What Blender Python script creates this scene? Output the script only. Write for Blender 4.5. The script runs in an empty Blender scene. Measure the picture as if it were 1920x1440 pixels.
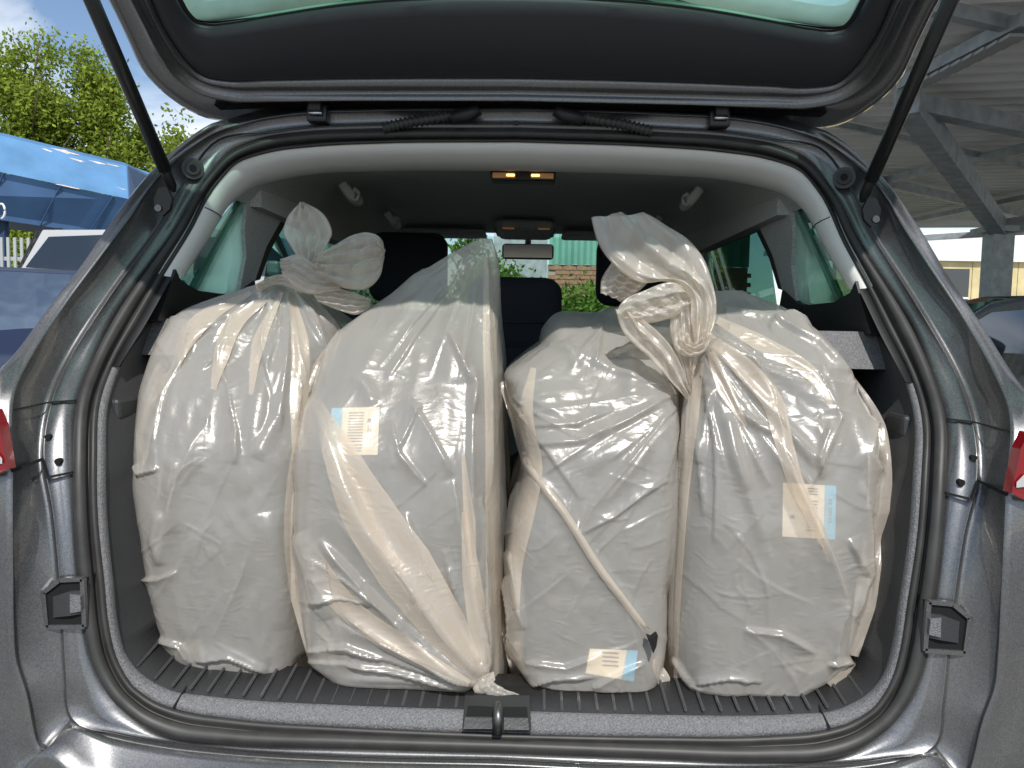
import bpy, bmesh, math, random
import numpy as np
from mathutils import Vector
R = math.radians
rng = np.random.default_rng(7)
random.seed(7)
S = bpy.context.scene
COL = S.collection

# ------------------------------------------------------------------ camera
CAM = np.array([0.0342, -1.0, 1.2]); PITCH, YAW, ROLL, F = R(4.17), R(-1.3545), R(1.08), 1440.0
_fw = np.array([math.sin(YAW)*math.cos(PITCH), math.cos(YAW)*math.cos(PITCH), -math.sin(PITCH)])
_r0 = np.array([math.cos(YAW), -math.sin(YAW), 0.0]); _u0 = np.cross(_r0, _fw)
_rt = math.cos(ROLL)*_r0 + math.sin(ROLL)*_u0
_up = -math.sin(ROLL)*_r0 + math.cos(ROLL)*_u0
cd = bpy.data.cameras.new('camera'); cam = bpy.data.objects.new('camera', cd); COL.objects.link(cam)
cd.sensor_fit = 'HORIZONTAL'; cd.sensor_width = 36; cd.lens = 36*F/1920
cd.clip_start = 0.05; cd.clip_end = 2000
from mathutils import Matrix
cam.matrix_world = Matrix(((_rt[0], _up[0], -_fw[0], CAM[0]), (_rt[1], _up[1], -_fw[1], CAM[1]), (_rt[2], _up[2], -_fw[2], CAM[2]), (0, 0, 0, 1)))
S.camera = cam

# ------------------------------------------------------------------ sky, sun, exposure
SUN_EL, SUN_AZ = R(46), R(7)          # azimuth: sun stands behind the camera, a little to the right
W = bpy.data.worlds.new('World'); S.world = W; W.use_nodes = True
nt = W.node_tree; nt.nodes.clear()
def wn(t, **k):
    n = nt.nodes.new(t)
    for a, b in k.items(): setattr(n, a, b)
    return n
out = wn('ShaderNodeOutputWorld'); bg = wn('ShaderNodeBackground'); sky = wn('ShaderNodeTexSky')
sky.sky_type = 'NISHITA'; sky.sun_disc = False; sky.sun_elevation = SUN_EL; sky.sun_rotation = math.pi - SUN_AZ
sky.air_density = 1.0; sky.dust_density = 0.2; sky.ozone_density = 1.6
tc = wn('ShaderNodeTexCoord'); mp = wn('ShaderNodeMapping'); nz = wn('ShaderNodeTexNoise'); cr = wn('ShaderNodeValToRGB')
mp.inputs['Scale'].default_value = (1.6, 1.6, 4.2); mp.inputs['Rotation'].default_value = (0.1, 0.25, 0.4)
nz.inputs['Scale'].default_value = 2.1; nz.inputs['Detail'].default_value = 9; nz.inputs['Roughness'].default_value = 0.56; nz.inputs['Distortion'].default_value = 0.5
cr.color_ramp.elements[0].position = 0.42; cr.color_ramp.elements[1].position = 0.68
mx = wn('ShaderNodeMixRGB'); mx.inputs[2].default_value = (8.2, 8.5, 8.9, 1)
nt.links.new(tc.outputs['Generated'], mp.inputs['Vector']); nt.links.new(mp.outputs[0], nz.inputs['Vector'])
nt.links.new(nz.outputs['Fac'], cr.inputs[0]); nt.links.new(cr.outputs[0], mx.inputs[0]); nt.links.new(sky.outputs[0], mx.inputs[1])
nt.links.new(mx.outputs[0], bg.inputs[0]); bg.inputs[1].default_value = 0.15
nt.links.new(bg.outputs[0], out.inputs[0])
sd = bpy.data.lights.new('sun', 'SUN'); sd.energy = 4.5; sd.angle = R(0.53); sd.color = (1.0, 0.955, 0.88)
sun = bpy.data.objects.new('sun', sd); COL.objects.link(sun)
sdir = Vector((-math.sin(SUN_AZ)*math.cos(SUN_EL), math.cos(SUN_AZ)*math.cos(SUN_EL), -math.sin(SUN_EL)))
sun.rotation_euler = sdir.to_track_quat('-Z', 'Y').to_euler(); sun.location = (1, -3, 5)
S.view_settings.view_transform = 'Standard'; S.view_settings.look = 'None'; S.view_settings.exposure = -0.13; S.view_settings.gamma = 1.0
S.view_settings.use_curve_mapping = False
S.render.engine = 'CYCLES'; S.cycles.use_denoising = True; S.cycles.max_bounces = 10; S.cycles.transparent_max_bounces = 24
S.cycles.caustics_reflective = False; S.cycles.caustics_refractive = False; S.cycles.sample_clamp_indirect = 8

# ------------------------------------------------------------------ pixel <-> place
def ray(px, py): return _fw + (px-960)/F*_rt + (720-py)/F*_up
def U(px, py, Y):                       # point on the sight line at car depth Y
    v = ray(px, py); return CAM + v*((Y-CAM[1])/v[1])
def Ux(px, py, X, k=0.0, z0=1.2):       # ... at the plane X + k (z - z0)
    v = ray(px, py); t = (X - CAM[0] + k*(CAM[2]-z0))/(v[0]-k*v[2]); return CAM + v*t
def Uz(px, py, z):
    v = ray(px, py); return CAM + v*((z-CAM[2])/v[2])
def Uh(px, py, h=0.0):                  # ... at the open tailgate's plane, lifted by h
    v = ray(px, py); c = 1.646 + 0.38*0.48 + h
    return CAM + v*((c - CAM[2] - 0.48*CAM[1])/(v[2]+0.48*v[1]))
def proj(P):
    d = np.asarray(P, float) - CAM; z = d@_fw
    return 960 + F*(d@_rt)/z, 720 - F*(d@_up)/z

# ------------------------------------------------------------------ materials
MATS = {}
def mat(name, col=(.5,.5,.5), rough=.5, metal=0., coat=0., spec=.5, noise=None, bump=None, trans=0., emit=None, alpha=1., coords='Object', var=0.12):
    m = bpy.data.materials.new(name); m.use_nodes = True; n = m.node_tree; b = n.nodes['Principled BSDF']
    b.inputs['Base Color'].default_value = (*col, 1); b.inputs['Roughness'].default_value = rough; b.inputs['Metallic'].default_value = metal
    b.inputs['Specular IOR Level'].default_value = spec; b.inputs['Coat Weight'].default_value = coat; b.inputs['Coat Roughness'].default_value = 0.04
    b.inputs['Alpha'].default_value = alpha
    t = n.nodes.new('ShaderNodeTexCoord')
    if noise:
        x = n.nodes.new('ShaderNodeTexNoise'); x.inputs['Scale'].default_value = noise; x.inputs['Detail'].default_value = 6
        n.links.new(t.outputs[coords], x.inputs['Vector'])
        r = n.nodes.new('ShaderNodeValToRGB')
        r.color_ramp.elements[0].color = (*[c*(1-var*2) for c in col], 1); r.color_ramp.elements[1].color = (*[min(1, c*(1+var*2)) for c in col], 1)
        r.color_ramp.elements[0].position = .3; r.color_ramp.elements[1].position = .7
        n.links.new(x.outputs['Fac'], r.inputs[0]); n.links.new(r.outputs[0], b.inputs['Base Color'])
    if bump:
        sc, st, dist = bump
        x = n.nodes.new('ShaderNodeTexNoise'); x.inputs['Scale'].default_value = sc; x.inputs['Detail'].default_value = 3
        n.links.new(t.outputs[coords], x.inputs['Vector'])
        bp = n.nodes.new('ShaderNodeBump'); bp.inputs['Strength'].default_value = st; bp.inputs['Distance'].default_value = dist
        n.links.new(x.outputs['Fac'], bp.inputs['Height']); n.links.new(bp.outputs[0], b.inputs['Normal'])
    if emit:
        b.inputs['Emission Color'].default_value = (*emit[0], 1); b.inputs['Emission Strength'].default_value = emit[1]
    MATS[name] = m
    return m
def glass(name, tint, gloss=.07, rough=0.0):
    m = bpy.data.materials.new(name); m.use_nodes = True; n = m.node_tree; n.nodes.clear()
    o = n.nodes.new('ShaderNodeOutputMaterial'); a = n.nodes.new('ShaderNodeBsdfTransparent'); g = n.nodes.new('ShaderNodeBsdfGlossy'); x = n.nodes.new('ShaderNodeMixShader')
    lw = n.nodes.new('ShaderNodeLayerWeight'); lw.inputs[0].default_value = .5; pw = n.nodes.new('ShaderNodeMath'); pw.operation = 'POWER'; pw.inputs[1].default_value = 5
    f = n.nodes.new('ShaderNodeMath'); f.operation = 'MULTIPLY_ADD'; f.inputs[1].default_value = .9; f.inputs[2].default_value = gloss
    n.links.new(lw.outputs['Facing'], pw.inputs[0]); n.links.new(pw.outputs[0], f.inputs[0])
    a.inputs[0].default_value = (*tint, 1); g.inputs['Roughness'].default_value = rough
    n.links.new(f.outputs[0], x.inputs[0]); n.links.new(a.outputs[0], x.inputs[1]); n.links.new(g.outputs[0], x.inputs[2]); n.links.new(x.outputs[0], o.inputs[0])
    MATS[name] = m; return m

def dusty(name, tint, k, col):        # clear pane with a translucent film: gate dust, added brightness at the quarters
    m = glass(name, tint); n = m.node_tree; o = [q for q in n.nodes if q.type == 'OUTPUT_MATERIAL'][0]; x = [q for q in n.nodes if q.type == 'MIX_SHADER'][0]
    t = n.nodes.new('ShaderNodeBsdfTranslucent'); t.inputs[0].default_value = (*col, 1); y = n.nodes.new('ShaderNodeMixShader')
    tc = n.nodes.new('ShaderNodeTexCoord'); z = n.nodes.new('ShaderNodeTexNoise'); z.inputs['Scale'].default_value = 6; z.inputs['Detail'].default_value = 8
    mr = n.nodes.new('ShaderNodeMapRange'); mr.inputs[1].default_value = .3; mr.inputs[2].default_value = .7; mr.inputs[3].default_value = k*.6; mr.inputs[4].default_value = k*1.4
    n.links.new(tc.outputs['Object'], z.inputs['Vector']); n.links.new(z.outputs['Fac'], mr.inputs[0]); n.links.new(mr.outputs[0], y.inputs[0])
    n.links.new(x.outputs[0], y.inputs[1]); n.links.new(t.outputs[0], y.inputs[2]); n.links.new(y.outputs[0], o.inputs[0]); return m
def paint(name, col, flake=0.35):
    m = mat(name, col, rough=.4, metal=.8, coat=.9); n = m.node_tree; b = n.nodes['Principled BSDF']
    t = n.nodes.new('ShaderNodeTexCoord'); v = n.nodes.new('ShaderNodeTexVoronoi'); v.inputs['Scale'].default_value = 900
    n.links.new(t.outputs['Object'], v.inputs['Vector'])
    r = n.nodes.new('ShaderNodeMixRGB'); r.inputs[1].default_value = (*[c*.7 for c in col], 1); r.inputs[2].default_value = (*[min(1, c*1.5) for c in col], 1)
    n.links.new(v.outputs['Color'], r.inputs[0]); n.links.new(r.outputs[0], b.inputs['Base Color'])
    x = n.nodes.new('ShaderNodeTexNoise'); x.inputs['Scale'].default_value = 9; x.inputs['Detail'].default_value = 8
    n.links.new(t.outputs['Object'], x.inputs['Vector'])
    mr = n.nodes.new('ShaderNodeMapRange'); mr.inputs[3].default_value = .32; mr.inputs[4].default_value = .44
    n.links.new(x.outputs['Fac'], mr.inputs[0]); n.links.new(mr.outputs[0], b.inputs['Roughness'])
    v2 = n.nodes.new('ShaderNodeTexNoise'); v2.inputs['Scale'].default_value = 3.5; v2.inputs['Detail'].default_value = 9; v2.inputs['Roughness'].default_value = .7; n.links.new(t.outputs['Object'], v2.inputs['Vector'])
    m2 = n.nodes.new('ShaderNodeMapRange'); m2.inputs[1].default_value = .48; m2.inputs[2].default_value = .78; m2.inputs[4].default_value = .30; n.links.new(v2.outputs['Fac'], m2.inputs[0])
    v3 = n.nodes.new('ShaderNodeTexVoronoi'); v3.inputs['Scale'].default_value = 55; n.links.new(t.outputs['Object'], v3.inputs['Vector'])
    m3 = n.nodes.new('ShaderNodeMapRange'); m3.inputs[1].default_value = .05; m3.inputs[2].default_value = .09; m3.inputs[3].default_value = .55; m3.inputs[4].default_value = 0; n.links.new(v3.outputs['Distance'], m3.inputs[0])
    ad = n.nodes.new('ShaderNodeMath'); ad.use_clamp = True; n.links.new(m2.outputs[0], ad.inputs[0]); n.links.new(m3.outputs[0], ad.inputs[1])
    du = n.nodes.new('ShaderNodeBsdfDiffuse'); du.inputs[0].default_value = (.20, .19, .17, 1); ms = n.nodes.new('ShaderNodeMixShader')      # road dust and specks
    o = n.nodes['Material Output']; n.links.new(ad.outputs[0], ms.inputs[0]); n.links.new(b.outputs[0], ms.inputs[1]); n.links.new(du.outputs[0], ms.inputs[2]); n.links.new(ms.outputs[0], o.inputs[0])
    return m
paint('paint', (.14, .142, .148))
mat('plastic', (.036, .037, .04), .5, bump=(260, .35, .002))
mat('grain_plastic', (.15, .15, .158), .46, noise=420, var=.2, bump=(500, .7, .003))
mat('black', (.012, .012, .013), .5)
mat('void', (.004, .004, .005), .9)
mat('rubber', (.036, .035, .034), .5, noise=30)
mat('headliner', (.50, .51, .495), .95, noise=300, bump=(900, .3, .001))
mat('trim_grey', (.80, .79, .76), .75, bump=(600, .25, .001))

mat('gate_trim', (.035, .038, .044), .5, bump=(500, .25, .001))
mat('seat_cloth', (.016, .019, .027), .9, bump=(700, .5, .002))
mat('chrome', (.6, .6, .6), .25, metal=1.)
mat('steel', (.16, .16, .16), .4, metal=1.)
mat('strut_black', (.018, .018, .019), .3)
mat('lamp_red', (.22, .006, .012), .1, coat=1.)
mat('lamp_clear', (.65, .65, .66), .15, metal=.4, coat=1.)
mat('bulb', (1, .6, .25), .3, emit=((1., .42, .12), 5.0))
mat('lens', (.42, .26, .14), .3, emit=((1., .45, .15), .10))
dusty('gate_glass', (.56, .82, .71), .46, (.58, .95, .80)); dusty('backlit_pane', (.55, .82, .70), .66, (.80, 1.0, .90)); glass('side_glass', (.34, .50, .46)); glass('front_glass', (.66, .78, .72))

# ------------------------------------------------------------------ mesh helpers
def link(name, me, m=None, parent=None, smooth=True):
    o = bpy.data.objects.new(name, me); COL.objects.link(o)
    if m is not None: me.materials.append(MATS[m] if isinstance(m, str) else m)
    if smooth and len(me.polygons): me.polygons.foreach_set('use_smooth', [True]*len(me.polygons))
    if parent: o.parent = parent
    return o
def meshobj(name, V, Fc, m=None, parent=None, smooth=True):
    me = bpy.data.meshes.new(name); me.from_pydata([tuple(map(float, v)) for v in V], [], [tuple(map(int, f)) for f in Fc]); me.update()
    return link(name, me, m, parent, smooth)
def gridfaces(nr, nc, closed=False):
    a = np.arange(nr*nc).reshape(nr, nc); b = a if not closed else np.hstack([a, a[:, :1]])
    return np.stack([b[:-1, :-1], b[:-1, 1:], b[1:, 1:], b[1:, :-1]], -1).reshape(-1, 4)
def gridobj(name, G, m, parent=None, closed=False, smooth=True, flip=False):
    G = np.asarray(G, float); f = gridfaces(G.shape[0], G.shape[1], closed)
    if flip: f = f[:, ::-1]
    return meshobj(name, G.reshape(-1, 3), f, m, parent, smooth)
def thing(name, label, cat, loc=(0, 0, 0), group=None):
    o = bpy.data.objects.new(name, None); COL.objects.link(o); o.location = loc; o.empty_display_size = .1
    o['label'] = label; o['category'] = cat
    if group: o['group'] = group
    return o
def tag(o, label, cat, group=None):
    o['label'] = label; o['category'] = cat
    if group: o['group'] = group
    return o
def hermite(P, sub=6):
    P = np.asarray(P, float); n = len(P); h = np.maximum(np.linalg.norm(np.diff(P, axis=0), axis=1), 1e-6)
    s = np.diff(P, axis=0)/h[:, None]; T = np.empty_like(P); T[0] = s[0]; T[-1] = s[-1]
    for i in range(1, n-1): T[i] = (s[i-1]*h[i]+s[i]*h[i-1])/(h[i]+h[i-1])
    o = []
    for i in range(n-1):
        for k in range(sub):
            t = k/sub; a = 2*t**3-3*t**2+1; b = t**3-2*t**2+t; c = -2*t**3+3*t**2; d = t**3-t**2
            o.append(a*P[i]+b*h[i]*T[i]+c*P[i+1]+d*h[i]*T[i+1])
    o.append(P[-1]); return np.array(o)
MX = np.array([-1., 1, 1])
def ring(half):                       # left half (top centre .. bottom centre) -> closed loop
    return np.vstack([half, (half*MX)[::-1][1:-1]])
def band(a, b, prof, toward=-1):      # rows between two polylines with offsets along the local normal
    tn = np.gradient(a, axis=0); w = b-a; nn = np.cross(tn, w); nn /= np.maximum(np.linalg.norm(nn, axis=1), 1e-9)[:, None]
    nn *= toward*(1 if nn[:, 1].sum() > 0 else -1)
    return [a + w*t + nn*h for t, h in prof]
def box(name, lo, hi, m, parent=None, bev=0.0, seg=2):
    bm = bmesh.new(); bmesh.ops.create_cube(bm, size=1)
    lo, hi = np.array(lo, float), np.array(hi, float)
    for v in bm.verts: v.co = Vector((lo+hi)/2 + np.array(v.co)*(hi-lo))
    if bev: bmesh.ops.bevel(bm, geom=bm.edges[:], offset=bev, segments=seg, profile=.5, affect='EDGES')
    me = bpy.data.meshes.new(name); bm.to_mesh(me); bm.free()
    return link(name, me, m, parent, smooth=False)
def tube(name, pts, rad, m, parent=None, n=12, caps=True):
    P = np.asarray(pts, float); rad = np.broadcast_to(rad, (len(P),)); T = np.gradient(P, axis=0); T /= np.linalg.norm(T, axis=1)[:, None]
    ref = np.array([0, 0, 1.]) if abs(T[0][2]) < .9 else np.array([1., 0, 0])
    G = []
    for p, t, r in zip(P, T, rad):
        a = np.cross(t, ref); a /= np.linalg.norm(a); b = np.cross(a, t)
        th = np.linspace(0, 2*np.pi, n, endpoint=False)
        G.append(p + r*(np.cos(th)[:, None]*a+np.sin(th)[:, None]*b))
    V = np.array(G).reshape(-1, 3); f = [tuple(q) for q in gridfaces(len(P), n, True)]
    if caps: f += [tuple(range(n))[::-1], tuple(range((len(P)-1)*n, len(P)*n))]
    return meshobj(name, V, f, m, parent)
def slab(name, poly, d, m, parent=None, smooth=False):   # polygon of 3D points extruded by vector d
    P = np.asarray(poly, float); n = len(P); V = np.vstack([P, P+np.asarray(d, float)])
    f = [tuple(range(n)), tuple(range(2*n-1, n-1, -1))] + [(i, i+n, (i+1) % n+n, (i+1) % n) for i in range(n)]
    o = meshobj(name, V, f, m, parent, smooth)
    bm = bmesh.new(); bm.from_mesh(o.data); bmesh.ops.recalc_face_normals(bm, faces=bm.faces); bm.to_mesh(o.data); bm.free()
    return o
def beam(name, a, b, w, h, m, parent=None):              # box bar from a to b
    a, b = np.array(a, float), np.array(b, float); t = b-a; t /= np.linalg.norm(t)
    s = np.cross(t, [0, 0, 1.]); s = s/np.linalg.norm(s) if np.linalg.norm(s) > 1e-3 else np.array([1., 0, 0]); u = np.cross(s, t)
    V = [p + x*w/2*s + y*h/2*u for p in (a, b) for x, y in ((-1, -1), (1, -1), (1, 1), (-1, 1))]
    return meshobj(name, V, [(0, 1, 2, 3), (7, 6, 5, 4), (0, 4, 5, 1), (1, 5, 6, 2), (2, 6, 7, 3), (3, 7, 4, 0)], m, parent, False)

# ------------------------------------------------------------------ ground
mat('asphalt', (.29, .285, .272), .92, noise=3, bump=(180, .8, .01), coords='Object')
o = meshobj('ground', [(-300, -300, 0), (300, -300, 0), (300, 300, 0), (-300, 300, 0)], [(0, 1, 2, 3)], 'asphalt'); o['kind'] = 'structure'

# ================================================================== THE CAR
car = thing('car', 'dark grey metallic car with its tailgate open, boot full of bagged tyres', 'car')
#          A: seal outer        I: seal inner        N: trim inner edge   B: strip edge        C: gutter ridge      D: outer edge
ST = [((962,241,.47), (962,267,.485), (962,322,.62), (962,232,.468), (962,206,.462), None),
      ((700,243,.47), (700,270,.485), (700,323,.62), (700,234,.468), (700,208,.462), None),
      ((567,249,.465), (590,276,.48), (600,327,.61), (567,240,.463), (567,213,.458), None),
      ((490,261,.455), (505,287,.47), (535,337,.59), (490,250,.452), (480,226,.447), None),
      ((430,286,.44), (447,306,.455), (480,352,.56), (413,264,.438), (398,249,.415), (400,236,.405)),
      ((388,331,.41), (413,340,.425), (440,378,.52), (352,338,.40), (322,306,.355), (314,297,.345)),
      ((326,436,.33), (356,439,.345), (385,450,.44), (300,425,.325), (240,410,.245), (215,405,.235)),
      ((268,520,.27), (308,517,.285), (343,508,.38), (243,503,.262), (180,490,.18), (150,500,.17)),
      ((222,586,.22), (269,586,.235), (290,594,.29), (199,565,.212), (120,572,.125), (95,570,.115)),
      ((170,687,.15), (211,688,.165), (224,690,.18), (125,684,.138), (57,667,.05), (30,660,.04)),
      ((143,763,.095), (187,763,.11), (201,763,.125), (97,753,.088), (24,737,-.0), (-5,705,-.005)),
      ((137,863,.055), (183,855,.07), (197,855,.085), (82,850,.05), (20,880,-.045), (-60,870,-.04)),
      ((138,960,.035), (184,960,.05), (199,960,.065), (100,960,.03), (20,960,-.055), (-70,960,-.05)),
      ((148,1093,.02), (197,1093,.035), (211,1093,.05), (112,1080,.015), (22,1083,-.06), (-75,1083,-.055)),
      ((157,1177,.012), (206,1177,.027), (221,1177,.045), (120,1177,.008), (24,1177,-.06), (-75,1177,-.06)),
      ((167,1227,.008), (217,1225,.024), (234,1225,.04), (122,1220,.004), (28,1233,-.06), (-70,1250,-.06)),
      ((187,1277,.004), (234,1262,.022), (254,1253,.04), (125,1270,0), (47,1295,-.06), (-50,1330,-.065)),
      ((215,1318,.0), (255,1290,.02), (283,1276,.04), (134,1344,-.004), (82,1405,-.06), (0,1470,-.075)),
      ((222,1325,.0), (260,1294,.02), (288,1279,.04), (138,1350,-.005), (128,1367,-.03), (86,1413,-.065)),
      ((260,1357,-.002), (290,1314,.02), (330,1297,.04), (220,1376,-.008), (215,1391,-.03), (200,1520,-.08)),
      ((317,1383,-.004), (333,1330,.02), (380,1303,.04), (317,1394,-.01), (317,1409,-.03), (317,1530,-.09)),
      ((433,1397,-.005), (433,1347,.02), (433,1309,.04), (433,1407,-.01), (433,1421,-.03), (433,1540,-.1)),
      ((640,1404,-.005), (640,1363,.02), (640,1321,.04), (640,1418,-.01), (640,1433,-.03), (640,1545,-.1)),
      ((932,1412,-.005), (932,1377,.02), (932,1331,.04), (932,1424,-.01), (932,1440,-.03), (932,1550,-.1))]
SUBD = 6
def row(i):
    P = []
    for k, s in enumerate(ST):
        if i in (4, 5) and s[i] is not None and 5 <= k <= 17: P.append(U(s[i][0], s[i][1], s[i][2]+.032)); continue
        if s[i] is None: c = U(*s[4]); P.append(c + np.array([0, .05, .035]))
        else: P.append(U(*s[i]))
    P = np.array(P); P[0][0] = 0; P[-1][0] = 0
    return P
rA, rI, rN, rB, rC, rD = [row(i) for i in range(6)]
rE = rD.copy()
for k in range(len(rE)):
    if k < 4: rE[k] = rD[k] + np.array([0, .25, .035])
    elif k < 11: rE[k] = np.array([rD[k][0]-.055, rD[k][1]+.16, rD[k][2]+.0])
    elif k < 18: rE[k] = np.array([-.86, rD[k][1]+.22, rD[k][2]])
    else: rE[k] = rD[k] + np.array([0, .02, -.22])
hA, hI, hN, hB, hC, hD, hE = [hermite(r, SUBD) for r in (rA, rI, rN, rB, rC, rD, rE)]
nst = len(ST)
def sl(h, a, b): return h[a*SUBD:b*SUBD+1]

# body shell : strip by the seal, gutter, outer lip
rows = band(hA, hB, [(0, -.012), (.0, 0), (.5, .0005), (.92, .0005), (.955, .003), (1., .003)])
rows += band(hB, hC, [(.02, .002), (.05, -.005), (.12, -.007), (.5, -.007), (.9, -.006), (.955, -.004), (.975, .003), (1., .0035)])
rows += band(hC, hD, [(.1, .002), (.5, -.002), (.95, 0), (1.05, -.006)])
rows += [hE]
gridobj('body_shell', np.array([ring(r) for r in rows]), 'paint', car, closed=True)
# sides, roof and bumper of the shell
def both(name, G, m, parent=None, **k):
    a = gridobj(name, G, m, parent, **k); b = gridobj(name, np.asarray(G)*MX, m, parent, flip=True, **k); return a, b
side = [[(-.86, .10, .25), (-.90, .6, .25), (-.91, 2.0, .25), (-.90, 3.3, .25)], [(-.87, .18, .62), (-.92, .6, .65), (-.93, 2.0, .65), (-.90, 3.3, .62)],
        [(-.86, .24, .95), (-.91, .6, .98), (-.92, 2.0, .98), (-.88, 3.3, .90)], [(-.80, .34, 1.12), (-.83, .6, 1.10), (-.84, 2.0, 1.08), (-.80, 3.0, 1.02)]]
both('side_panel', [hermite(r, 4) for r in side], 'paint', car)
rf = []
for x in np.linspace(-1, 1, 13):
    rf.append(hermite([(x*.60, .60, 1.64-.06*x*x), (x*.60, 1.1, 1.67-.06*x*x), (x*.58, 1.7, 1.655-.06*x*x), (x*.54, 2.0, 1.61-.05*x*x)], 3))
gridobj('roof', rf, 'paint', car)
bump_g = []
for z, y in ((.405, -.072), (.36, -.075), (.30, -.04), (.22, .02)):
    bump_g.append(hermite([(-.84, .14, z), (-.66, y+.035, z), (-.4, y, z), (0, y-.005, z), (.4, y, z), (.66, y+.035, z), (.84, .14, z)], 4))
gridobj('bumper_skirt', bump_g, 'plastic', car)

# rubber seal : fat roll, groove, second lip
prof = [(-.02, -.010), (0, .003), (.05, .008), (.15, .0115), (.35, .012), (.5, .0095), (.56, .002), (.60, -.004), (.66, -.003), (.72, .003), (.82, .006), (.93, .004), (1.0, -.002), (1.02, -.012)]
gridobj('boot_seal', np.array([ring(r) for r in band(hA, hI, prof)]), 'rubber', car, closed=True)

# light pillar / headliner edge trim (upper) and grained boot trim (lower)
def halfpair(name, rows, m, parent):
    both(name, np.array(rows), m, parent)
upper = 7
a, b = sl(hI, 0, upper), sl(hN, 0, upper)
rows = band(a, b, [(0, -.01), (.0, .002), (.18, .012), (.4, .017), (.62, .015), (.85, .006), (1, -.002)])
full = np.array([np.vstack([r, (r*MX)[::-1][:-1]]) if False else np.vstack([(r*MX)[::-1][:-1], r]) for r in rows])
pt = gridobj('pillar_trim', full, 'trim_grey', car)
for sx in (-1, 1):
    sp = np.array([r[int(5.6*SUBD)] for r in rows[1:]])+np.array([0, -.0008, -.0008]); sp[:, 0] *= sx
    tube('trim_seam', sp, .0011, 'black', pt, n=5)
a, b = sl(hI, upper, 9), sl(hN, upper, 9)
both('pillar_base', band(a, b, [(0, -.012), (.02, .001), (.25, .004), (.8, .004), (.95, .002), (1, -.001)]), 'black', car)
a, b = sl(hI, 9, nst-1), sl(hN, 9, nst-1)
rows = band(a, b, [(0, -.012), (.02, .001), (.25, .004), (.8, .004), (.95, .002), (1, -.001)])
boot_trim = gridobj('boot_trim', np.array([np.vstack([r, (r*MX)[::-1][1:]]) for r in rows]), 'grain_plastic', car)
# inner tub behind the trim
oN = sl(hN, 8, nst-1); bot = np.clip((.74-oN[:, 2])/.06, 0, 1)
oO = oN.copy(); oO[:, 1] = oN[:, 1]*(1-bot)+.125*bot + (1-bot)*.10; oO[:, 2] += .013*bot; oO[:, 0] *= 1-.012*(1-bot)
oQ = oO.copy(); oQ[:, 1] += .02*bot; oQ[:, 2] -= .09*bot
oP = oQ.copy(); oP[:, 1] = .95; oP[:, 0] *= .95; oP[:, 2] = np.where(bot > .5, .598, oP[:, 2])
gridobj('boot_liner', np.array([np.vstack([r, (r*MX)[::-1][1:]]) for r in (oN, oO, oQ, oP)]), 'plastic', car)
# sill top with its ribs
for kx in range(44):
    px = 257 + kx*33.2
    if 862 < px < 1005 or px > 1640: continue
    hx = 'rib'
    yb = np.interp(px, [257, 286, 322, 362, 427, 640, 930, 1200, 1480, 1560, 1600, 1640], [1251, 1273, 1288, 1295, 1303, 1322, 1330, 1336, 1333, 1328, 1317, 1295])
    p0 = U(px, yb-1, .043); L = .085
    z1 = p0[2]+.012
    rm = bpy.data.meshes.get('rib_mesh')
    if rm is None:
        bm = bmesh.new(); bmesh.ops.create_cube(bm, size=1)
        for v in bm.verts: v.co = Vector((v.co.x*.0042, (v.co.y+.5)*L, v.co.z*.0045 + (v.co.y+.5)*.012))
        bmesh.ops.bevel(bm, geom=bm.edges[:], offset=.0014, segments=2, affect='EDGES')
        rm = bpy.data.meshes.new('rib_mesh'); bm.to_mesh(rm); bm.free(); rm.materials.append(mat('rib_plastic', (.075, .076, .08), .3))
    r_ = bpy.data.objects.new('rib', rm); COL.objects.link(r_); r_.location = Vector(p0) + Vector((0, 0, .0006)); r_.parent = boot_trim
for sx in (-1, 1):     # joints of the sill trim
    a = U(328, 1329, .02); b = U(346, 1300, .042); c = U(370, 1259, .12)
    pts = np.array([a, b, c]) + np.array([0, -.0045, .004]); pts[:, 0] *= -sx if sx == 1 else 1
    tube('trim_joint', pts, .0016, 'void', boot_trim, n=6)
# latch recess
lt = thing('latch', '', ''); 
del lt['label'], lt['category']; lt.parent = car
def quadpx(name, pts, Y, d, m, parent): return slab(name, [U(x, y, Y if np.isscalar(Y) else Y[i]) for i, (x, y) in enumerate(pts)], (0, d, 0), m, parent)
quadpx('latch_plate', [(872,1304),(993,1304),(996,1373),(866,1371)], (.052,.052,.008,.008), .03, 'black', lt)
quadpx('latch_pocket', [(880,1310),(987,1310),(990,1350),(873,1348)], (.0495,.0495,.020,.020), .004, 'void', lt)
quadpx('pocket_panel', [(872,1345),(925,1346),(925,1367),(869,1367)], (.016,.016,.0045,.0045), .003, 'plastic', lt)
quadpx('pocket_panel', [(945,1346),(990,1347),(992,1369),(945,1369)], (.016,.016,.0045,.0045), .003, 'plastic', lt)
tube('striker', [U(933,1372,.0), U(934,1345,-.002), U(934,1328,.01), U(934,1322,.03)], [.007,.007,.0075,.006], 'steel', lt, n=12)

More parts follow.
